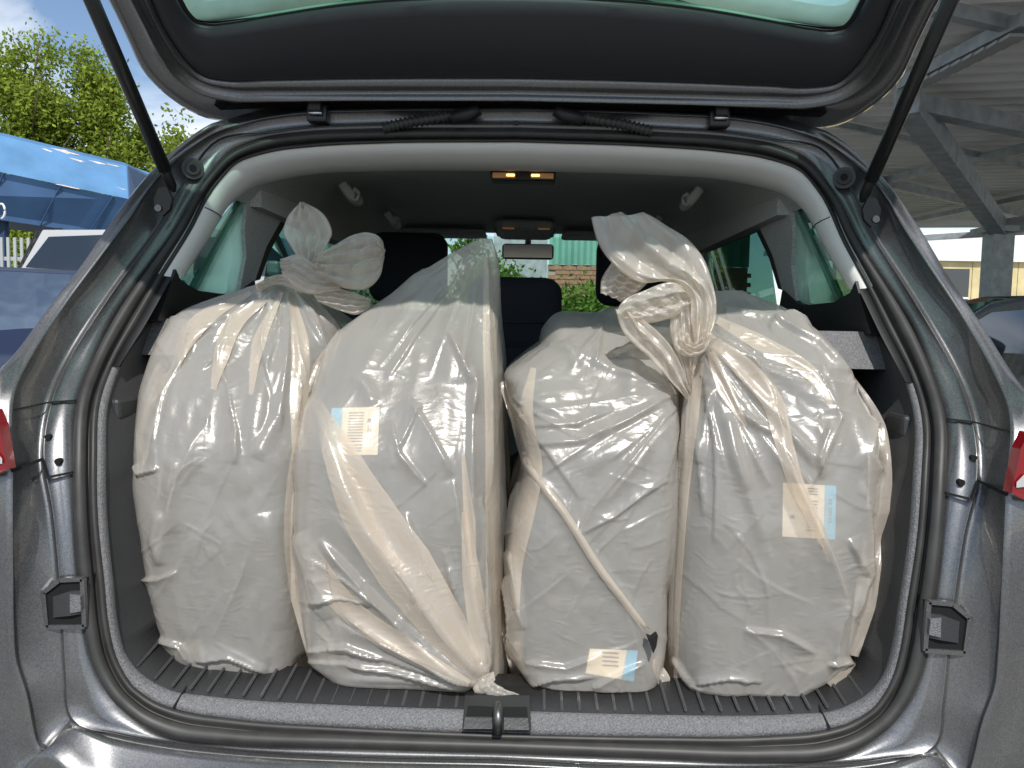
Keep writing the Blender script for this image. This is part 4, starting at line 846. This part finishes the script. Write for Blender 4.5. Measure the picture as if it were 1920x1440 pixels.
def leafmat(name, col):
    m = bpy.data.materials.new(name); m.use_nodes = True; n = m.node_tree; n.nodes.clear(); N = n.nodes.new
    o = N('ShaderNodeOutputMaterial'); d = N('ShaderNodeBsdfDiffuse'); t = N('ShaderNodeBsdfTranslucent'); x = N('ShaderNodeMixShader'); g = N('ShaderNodeNewGeometry'); h = N('ShaderNodeMixRGB')
    h.inputs[1].default_value = (*[c*.55 for c in col], 1); h.inputs[2].default_value = (*[min(1, c*1.6) for c in col], 1)
    n.links.new(g.outputs['Random Per Island'], h.inputs[0]); n.links.new(h.outputs[0], d.inputs[0]); n.links.new(h.outputs[0], t.inputs[0]); x.inputs[0].default_value = .42
    n.links.new(d.outputs[0], x.inputs[1]); n.links.new(t.outputs[0], x.inputs[2]); n.links.new(x.outputs[0], o.inputs[0]); MATS[name] = m
leafmat('leaf', (.24, .31, .05)); leafmat('leaf_dark', (.07, .12, .025)); leafmat('hedge_leaf', (.15, .27, .05))
def leaves(name, lobes, count, size, m, parent, seed):       # leaf quads in clumps spread over the lobes
    r = np.random.default_rng(seed); Lb = np.array(lobes); vol = Lb[:, 3]*Lb[:, 4]*Lb[:, 5]; ncl = count//26
    k = r.choice(len(Lb), size=ncl, p=vol/vol.sum()); d = r.normal(size=(ncl, 3)); d /= np.linalg.norm(d, axis=1)[:, None]
    rad = r.uniform(.05, 1., ncl)**.5*(1+.10*r.normal(size=ncl)); c = Lb[k, :3]+d*rad[:, None]*Lb[k, 3:]; cs = size*r.uniform(2., 4.6, ncl)
    n = ncl*26; p = np.repeat(c, 26, 0)+r.normal(size=(n, 3))*np.repeat(cs, 26)[:, None]*np.array([.8, .8, .5])
    a = r.normal(size=(n, 3)); a /= np.linalg.norm(a, axis=1)[:, None]; b = np.cross(a, r.normal(size=(n, 3))); b /= np.linalg.norm(b, axis=1)[:, None]; q = size*r.uniform(.5, 1.1, n)[:, None]
    V = np.stack([p-a*q, p+b*q*.5, p+a*q, p-b*q*.5], 1).reshape(-1, 3); me = bpy.data.meshes.new(name)
    me.vertices.add(n*4); me.vertices.foreach_set('co', V.ravel()); me.loops.add(n*4); me.loops.foreach_set('vertex_index', np.arange(n*4)); me.polygons.add(n); me.polygons.foreach_set('loop_start', np.arange(n)*4); me.update(calc_edges=True)
    return link(name, me, m, parent, False)
def tree(label, px, pyt, pyb, D, wpx, n, seed, m='leaf', shape=None, name='tree', group='trees behind the blue container'):
    top = U(px, pyt, D); base = np.array([top[0], D, 0.]); t = thing(name, label, 'tree', tuple(base), group); H = top[2]; wr = wpx/F*(D+1)/2
    r = np.random.default_rng(seed); lob = []
    for k in range(26):
        h = r.uniform(.25, .97); rad = wr*(1-max(0, h-.35)/.65*.82); a = r.uniform(0, 6.28); q = r.uniform(.1, .75)*rad
        lob.append((q*math.cos(a), q*math.sin(a), h*H*.97, rad*.46, rad*.46, H*.075))
    leaves('crown', lob, n, .082*(D+1)/22, m, t, seed)
    tr = [(0, 0, 0), (.05, .02, H*.3), (-.05, 0, H*.6), (.0, 0, H*.9)]; tube('trunk', tr, [.13, .09, .05, .015], 'bark', t, n=8)
    for k in range(9):
        a = r.uniform(0, 6.28); h = r.uniform(.3, .75)*H; e = np.array([math.cos(a)*wr*.7, math.sin(a)*wr*.7, h+H*.15]); tube('limb', [(0, 0, h), e*.5+np.array([0, 0, h*.48]), e], [.035, .025, .01], 'bark', t, n=6)
    return t
tree('tall leafy tree at the left edge, behind the blue container', 45, 15, 300, 21, 340, 100000, 31)
tree('leafy tree right of the tallest one, behind the blue container', 178, 88, 320, 22, 270, 80000, 32)
tree('narrow leafy tree between the gas strut and the car roof', 330, 205, 320, 23, 170, 44000, 33)
tree('small leafy tree low behind the gas strut', 255, 232, 320, 24, 220, 46000, 34)
tree('bright tree seen through the windscreen left of the mirror', 880, 400, 520, 13, 200, 9000, 35, 'hedge_leaf', group='trees ahead of the car')
tree('tree low through the windscreen beyond the left headrest', 720, 410, 520, 15, 200, 7000, 36, 'leaf', group='trees ahead of the car')

# blue containers
def hopper(label, pts, Y0, Y1, depth, name='blue_container'):
    # pts: px of top-left, top-right, slope-left, slope-right, bottom-left, bottom-right on the near face
    t = thing(name, label, 'container', (0, 0, 0), 'blue steel containers'); 
    P = [U(x, y, (Y0 if i % 2 == 0 else Y1)) for i, (x, y) in enumerate(pts)]
    back = np.array([-.3, depth, 0.])
    tl, tr_, sl_, sr, bl, br = P; tl = tl+np.array([0, .55, .25]); tr_ = tr_+np.array([-.05, .55, .22])
    o = np.array(bl); o[2] = 0; t.location = tuple(o)
    def q(nm, pl, th, m, par=None): return slab(nm, [p-o for p in pl], th, m, par or t)
    w = q('wall', [sl_, sr, br, bl], (0, .06, 0), 'blue_shaded'); q('top_slope', [tl, tr_, sr+np.array([0, 0, .01]), sl_+np.array([0, 0, .01])], (0, .05, .03), 'blue_sunlit')
    q('end_wall', [sr, tr_, tr_+back, br+back, br], (.02, 0, 0), 'blue_shaded'); q('roof', [tl, tr_, tr_+back, tl+back], (0, 0, .05), 'blue_sunlit')
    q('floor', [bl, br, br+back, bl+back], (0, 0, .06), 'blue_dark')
    for f in np.linspace(.05, .95, 6):
        a = sl_+(sr-sl_)*f; b = bl+(br-bl)*f; beam('rib', a-o+np.array([0, -.02, 0]), b-o+np.array([0, -.02, 0]), .04, .008, 'blue_shaded', t)
    for f in (.1, .35, .6, .85):
        a = bl+(br-bl)*f; beam('leg', a-o+np.array([0, .3, 0]), np.array([a[0]-o[0], a[1]-o[1]+.3, 0]), .12, .12, 'blue_dark', t)
    r = np.random.default_rng(5)
    for k in range(26):                                 # bare, bleached paint patches on the sloping top
        f, g = r.uniform(.28, .98), min(.97, abs(r.normal(0, .22))); g = 1-g if r.random() < .6 else g
        c = (sl_*(1-g)+tl*g)*(1-f)+(sr*(1-g)+tr_*g)*f; nrm = np.cross(sr-sl_, tl-sl_); nrm /= np.linalg.norm(nrm); nrm *= -np.sign(nrm[1])
        e1 = (sr-sl_)/np.linalg.norm(sr-sl_); e2 = np.cross(nrm, e1); a_, b_ = r.uniform(.06, .34), r.uniform(.012, .045)
        slab('bare_patch', [c-o+nrm*.004+e1*a_*math.cos(x)*r.uniform(.6, 1.2)+e2*b_*math.sin(x)*r.uniform(.6, 1.2) for x in np.linspace(0, 6.28, 11)[:-1]], nrm*.002, 'rust_patch', t)
    return t, o, sl_, bl
hp, ho, a_, b_ = hopper('long bright blue steel container with sloping scuffed top, raised on legs', [(-420,180),(213,322),(-420,235),(240,374),(-420,352),(192,440)], 10.0, 13.2, 2.6)
th = np.linspace(-1.5, 2.4, 14); gp_ = [U(2+9*math.cos(x)*.8, 396-14*math.sin(x), 11.2) - ho for x in th]
tube('graffiti_loop', gp_, .018, 'white_line', hp, n=5)
hopper('smaller blue container seen past the end of the long one', [(224,330),(330,362),(224,342),(330,378),(224,395),(330,420)], 15.0, 15.5, 2.4)

# white palisade fence
fc = thing('palisade_fence', 'pale palisade fence in front of the raised blue container', 'fence', (0, 0, 0))
for k in range(85):
    x = -9.0+k*.092; beam('slat', (x, 9.2, .05), (x, 9.2, 2.28), .038, .02, 'fence_white', fc)
for z in (.4, 2.0): beam('rail', (-9, 9.23, z), (-1.2, 9.23, z), .04, .05, 'fence_white', fc)

# vehicles : side profile lofted across the width, glass and wheels as parts
def vehicle(name, label, cat, loc, rot, prof_low, prof_top, half, m, panes, wheels, group=None, wheel_r=.33):
    t = thing(name, label, cat, loc, group); t.rotation_euler = (0, 0, rot)
    G = []
    P = np.array(prof_low+prof_top, float); cx = P.mean(0)
    for f, s_ in ((-1, .90), (-1, .965), (-.975, .99), (-.9, 1.), (0, 1.005), (.9, 1.), (.975, .99), (1, .965), (1, .90)):
        r = []
        for x, z in P:
            tum = max(0, (z-.95))*.22
            r.append(((x-cx[0])*s_+cx[0], f*(half-tum), (z-cx[1])*(s_ if abs(f) > .9 else 1)+cx[1]))
        G.append(r)
    G = np.array(G); n = len(P); V = G.reshape(-1, 3); Fc = [tuple(q) for q in gridfaces(9, n, True)]
    Fc += [tuple(range(n))[::-1], tuple(range(8*n, 9*n))]
    b = meshobj('body', V, Fc, m, t, True); bm = bmesh.new(); bm.from_mesh(b.data); bmesh.ops.recalc_face_normals(bm, faces=bm.faces); bm.to_mesh(b.data); bm.free()
    md = b.modifiers.new('edge', 'EDGE_SPLIT'); md.split_angle = R(38)
    for pane in panes:                                   # (x,z) polygon on the flanks
        for sd in (-1, 1):
            slab('side_window', [(x, sd*(half-max(0, z-.95)*.22+.004), z) for x, z in pane], (0, -sd*.03, 0), 'dark_glass', t)
    for pl in wheels.get('glass', []):                   # full-width sloping panes
        (x0, z0), (x1, z1) = pl; nx, nz_ = -(z1-z0), (x1-x0); l = math.hypot(nx, nz_); nx, nz_ = nx/l*.008, nz_/l*.008
        h0, h1 = half-max(0, z0-.95)*.22-.09, half-max(0, z1-.95)*.22-.10
        slab('windscreen', [(x0+nx, -h0, z0+nz_), (x0+nx, h0, z0+nz_), (x1+nx, h1, z1+nz_), (x1+nx, -h1, z1+nz_)], (-nx*.5, 0, -nz_*.5), 'screen_glass', t)
        for sd in (-1, 1): beam('screen_pillar', (x0+nx*1.5, sd*(h0+.02), z0+nz_*1.5), (x1+nx*1.5, sd*(h1+.02), z1+nz_*1.5), .05, .02, 'tyre_black', t)
        beam('wiper', (x0+nx*3, -h0*.7, z0+.03), (x0+nx*3+.10*(1 if x1 > x0 else -1), h0*.1, z0+.10), .02, .015, 'tyre_black', t)
    for sd in (-1, 1):
        box('door_mirror', (wheels['mirror']-.06, sd*(half+.07)-.08, wheels['mz']), (wheels['mirror']+.06, sd*(half+.07)+.08, wheels['mz']+.14), m, t, .03)
        box('head_lamp', (P[:, 0].min()+.02, sd*(half-.28)-.17, .66), (P[:, 0].min()+.20, sd*(half-.28)+.17, .80), 'lamp_clear', t, .03)
    for wx in wheels['x']:
        for sd in (-1, 1):
            w = tube('wheel', [(wx, sd*(half-.20), wheel_r), (wx, sd*(half-.02), wheel_r), (wx, sd*(half+.005), wheel_r)], [wheel_r, wheel_r, wheel_r*.93], 'tyre_black', t, n=28)
            tube('rim', [(wx, sd*(half-.03), wheel_r), (wx, sd*(half+.012), wheel_r)], [wheel_r*.66, wheel_r*.62], 'alloy', w, n=20)
    return t
CARL = [(-2.1,.35),(-2.15,.55),(-2.1,.78),(-1.95,.92)]; 
def saloon(nm, label, loc, rot, m, group, roof=1.46):
    low = [(2.1,.28),(-2.1,.28)]; top = [(-2.18,.5),(-2.15,.85),(-1.75,1.0),(-1.15,1.02),(-.55,roof-.06),(.1,roof),(1.0,roof-.03),(1.75,1.08),(2.1,1.0),(2.2,.75),(2.18,.45)]
    panes = [[(-1.0,1.02),(-.5,roof-.10),(.18,roof-.06),(.18,1.02)],[(.26,1.02),(.26,roof-.06),(.95,roof-.09),(1.4,1.05)]]
    return vehicle(nm, label, 'car', loc, rot, low, top, .88, m, panes, {'x': (-1.35, 1.35), 'mirror': -.75, 'mz': 1.0, 'glass': [((-1.12,1.03),(-.58,roof-.07)), ((1.06,roof-.05),(1.70,1.10))]}, group)
def suv(nm, label, loc, rot, m, group, roof=1.68, cat='car', belt=1.14):
    low = [(2.2,.35),(-2.2,.35)]; top = [(-2.3,.55),(-2.28,.95),(-1.9,1.08),(-1.2,1.12),(-.65,roof-.05),(.0,roof),(1.7,roof-.03),(2.12,1.15),(2.28,1.0),(2.3,.5)]
    panes = [[(-1.0,belt),(-.58,roof-.1),(.10,roof-.08),(.10,belt)],[(.18,belt),(.18,roof-.08),(.95,roof-.08),(.95,belt)],[(1.03,belt),(1.03,roof-.08),(1.60,roof-.11),(1.80,belt+.04)]]
    return vehicle(nm, label, cat, loc, rot, low, top, .92, m, panes, {'x': (-1.4, 1.4), 'mirror': -.8, 'mz': belt-.02, 'glass': [((-1.16,1.14),(-.68,roof-.06)), ((1.76,roof-.05),(2.10,1.18))]}, group, .36)
G_ = 'vehicles parked around the car'
suv('parked_van', 'silver high-roofed vehicle with dark side windows behind the blue car', (-3.25, 7.4, 0), R(180), 'van_paint', G_, 2.14, 'van', 1.68)
saloon('parked_car', 'dark blue car whose windscreen mirrors the sky, beside the open boot', (-3.2, 4.1, 0), R(125), 'car_blue', G_, 1.54)
suv('parked_car', 'black car under the carport, close beside the right tail lamp', (2.75, 1.6, 0), R(-90), 'car_black', G_, 1.40)
suv('parked_car', 'silver roofed car behind the black one, at the carport column', (4.6, 3.3, 0), R(-90), 'car_silver', G_, 1.50)
saloon('parked_car', 'black saloon low behind the silver roofed car', (5.4, 7.2, 0), R(-88), 'car_black', G_, 1.62)

# carport
HZ = 2.95
cp = thing('carport', 'steel carport with ribbed roof sheets on a forked column', 'carport', (0, 0, 0))
X0, X1, Y0_, Y1_ = 2.05, 9.5, -2.2, 12.5
nrib = 75; xs_ = []; ys = np.linspace(Y0_, Y1_, nrib*4+1)
zz = np.array([[0, 0, .06, .06][k % 4] for k in range(len(ys))])
sh = [[(X0+.06*y*0, y, HZ+z+.0), (X1, y-1.2, HZ+z+.0)] for y, z in zip(ys, zz)]
gridobj('roof_sheet', sh, 'sheet', cp, smooth=False); 
gridobj('roof_cover', [[(X0, Y0_, HZ+.09), (X1, Y0_-1.2, HZ+.09)], [(X0, Y1_, HZ+.09), (X1, Y1_-1.2, HZ+.09)]], 'galv', cp, smooth=False)
def pz(x, y, z): return Uz(x, y, z)
for (a, b, w, h, d) in (((1690,158),(1925,36),.12,.12,.09), ((1690,190),(1960,247),.20,.20,.13), ((1600,352),(1960,268),.10,.12,.08), ((1640,338),(1960,412),.13,.16,.10), ((1560,230),(1960,318),.06,.08,.05), ((1680,420),(1960,362),.10,.10,.07), ((1690,0),(1960,62),.10,.12,.07), ((1700,448),(1960,432),.10,.16,.10)):
    beam('roof_beam', pz(*a, HZ-d), pz(*b, HZ-d), w*.6, h*.6, 'steel_blue', cp)
ct = U(1873, 432, 7.6)
col = beam('column', (ct[0], ct[1], 0), ct, .22, .22, 'steel_blue', cp)
box('capital', ct-np.array([.2, .2, .03]), ct+np.array([.2, .2, .03]), 'steel_blue', cp)
e1 = pz(1702, 190, HZ-.16); beam('brace', ct+np.array([0, 0, .02]), e1, .15, .17, 'steel_blue', cp)
beam('brace', ct+np.array([0, 0, .02]), ct+np.array([2.4, 2.0, HZ-.15-ct[2]]), .14, .16, 'steel_blue', cp)
beam('brace', ct+np.array([0, 0, .02]), ct+np.array([2.2, -2.2, HZ-.15-ct[2]]), .14, .16, 'steel_blue', cp)
for k in range(9):
    t_ = .2+k*.09; p = pz(1690, 158, HZ-.09)*(1-t_)+pz(1925, 36, HZ-.09)*t_; box('beam_slot', p-np.array([.05, .05, .075]), p+np.array([.05, .05, -.058]), 'fence_white', cp)
# second forked column further right
c2 = ct+np.array([4.2, -1.0, 0]); beam('column', (c2[0], c2[1], 0), c2, .22, .22, 'steel_blue', cp)

# yellow building, behind the carport
yb = thing('yellow_building', 'yellow panelled building with white fascia beyond the carport', 'building', (0, 0, 0))
for k in range(16):
    x = 8.2+k*1.2; box('wall_panel', (x, 20, .0), (x+1.185, 20.3, 3.2), 'yellow_wall', yb)
box('fascia', (8.0, 19.85, 3.2), (28, 20.4, 3.85), 'white_wall', yb); box('roof', (8.0, 19.9, 3.85), (28, 26, 4.0), 'white_wall', yb)
for k in (2, 5, 8): w = box('window', (8.3+k*1.2, 19.96, 1.5), (9.3+k*1.2, 20.1, 3.0), 'dark_glass', yb); box('frame', (8.3+k*1.2, 19.94, 2.2), (9.3+k*1.2, 19.96, 2.25), 'white_wall', w)
# green clad building with brick base, ahead of the car
gb = thing('green_building', 'green ribbed metal building on a brick base ahead of the windscreen', 'building', (0, 0, 0))
a_ = U(1030, 470, 11.5); bz = U(1080, 496, 11.5)[2]
ys_ = np.linspace(a_[0], a_[0]+3.2, 65); zz = [[0, 0, .05, .05][k % 4] for k in range(65)]
gridobj('cladding', [[(x, 11.5+z, bz), (x, 11.5+z, 5.5)] for x, z in zip(ys_, zz)], 'green_sheet', gb, smooth=False)
box('brick_base', (a_[0]-.02, 11.56, 0), (a_[0]+3.2, 11.7, bz+.0), 'mortar', gb); bwall = gb.children[-1]
bm_ = None
for rw in range(12):
    for k in range(14):
        z = bz-.01-(rw+1)*.075
        if z < .9: continue
        if bm_ is None:
            tmp = box('brick', (0, 0, 0), (.215, .05, .065), 'brick_red', bwall); bm_ = tmp.data; tmp.location = (a_[0]+k*.225, 11.53, z)
        else:
            o = bpy.data.objects.new('brick', bm_); COL.objects.link(o); o.parent = bwall; o.location = (a_[0]+k*.225+(.11 if rw % 2 else 0), 11.53, z)
wd = box('side_wall', (a_[0]-.9, 11.6, 0), (a_[0]-.03, 11.9, 5.2), 'steel_blue', gb)
# hedge and verge
def bush(label, px, pyt, D, wpx, n, seed):
    p = U(px, pyt, D); t = thing('bush', label, 'bush', (p[0], D, 0), 'bushes in front of the green building'); w = wpx/F*(D+1)/2
    r = np.random.default_rng(seed); leaves('crown', [(r.uniform(-.6, .6)*w, 0, p[2]*r.uniform(.45, .8), w*.5, w*.4, p[2]*.25) for k in range(8)], n, .05, 'hedge_leaf', t, seed)
    tube('stem', [(0, 0, 0), (.02, 0, p[2]*.6)], [.04, .02], 'bark', t, n=6); return t
bush('bright green bush low against the brick base', 1085, 528, 9.5, 150, 5000, 41); bush('round bush left of the brick base, below the mirror', 930, 480, 9.0, 130, 4500, 42); bush('bush to the right of the brick base, behind the headrest', 1230, 520, 9.5, 190, 4500, 43)
o = gridobj('grass_verge', [[(-14, 8.4, .03), (9, 8.4, .03)], [(-14, 11.4, .05), (9, 11.4, .05)]], 'grass'); o['kind'] = 'structure'
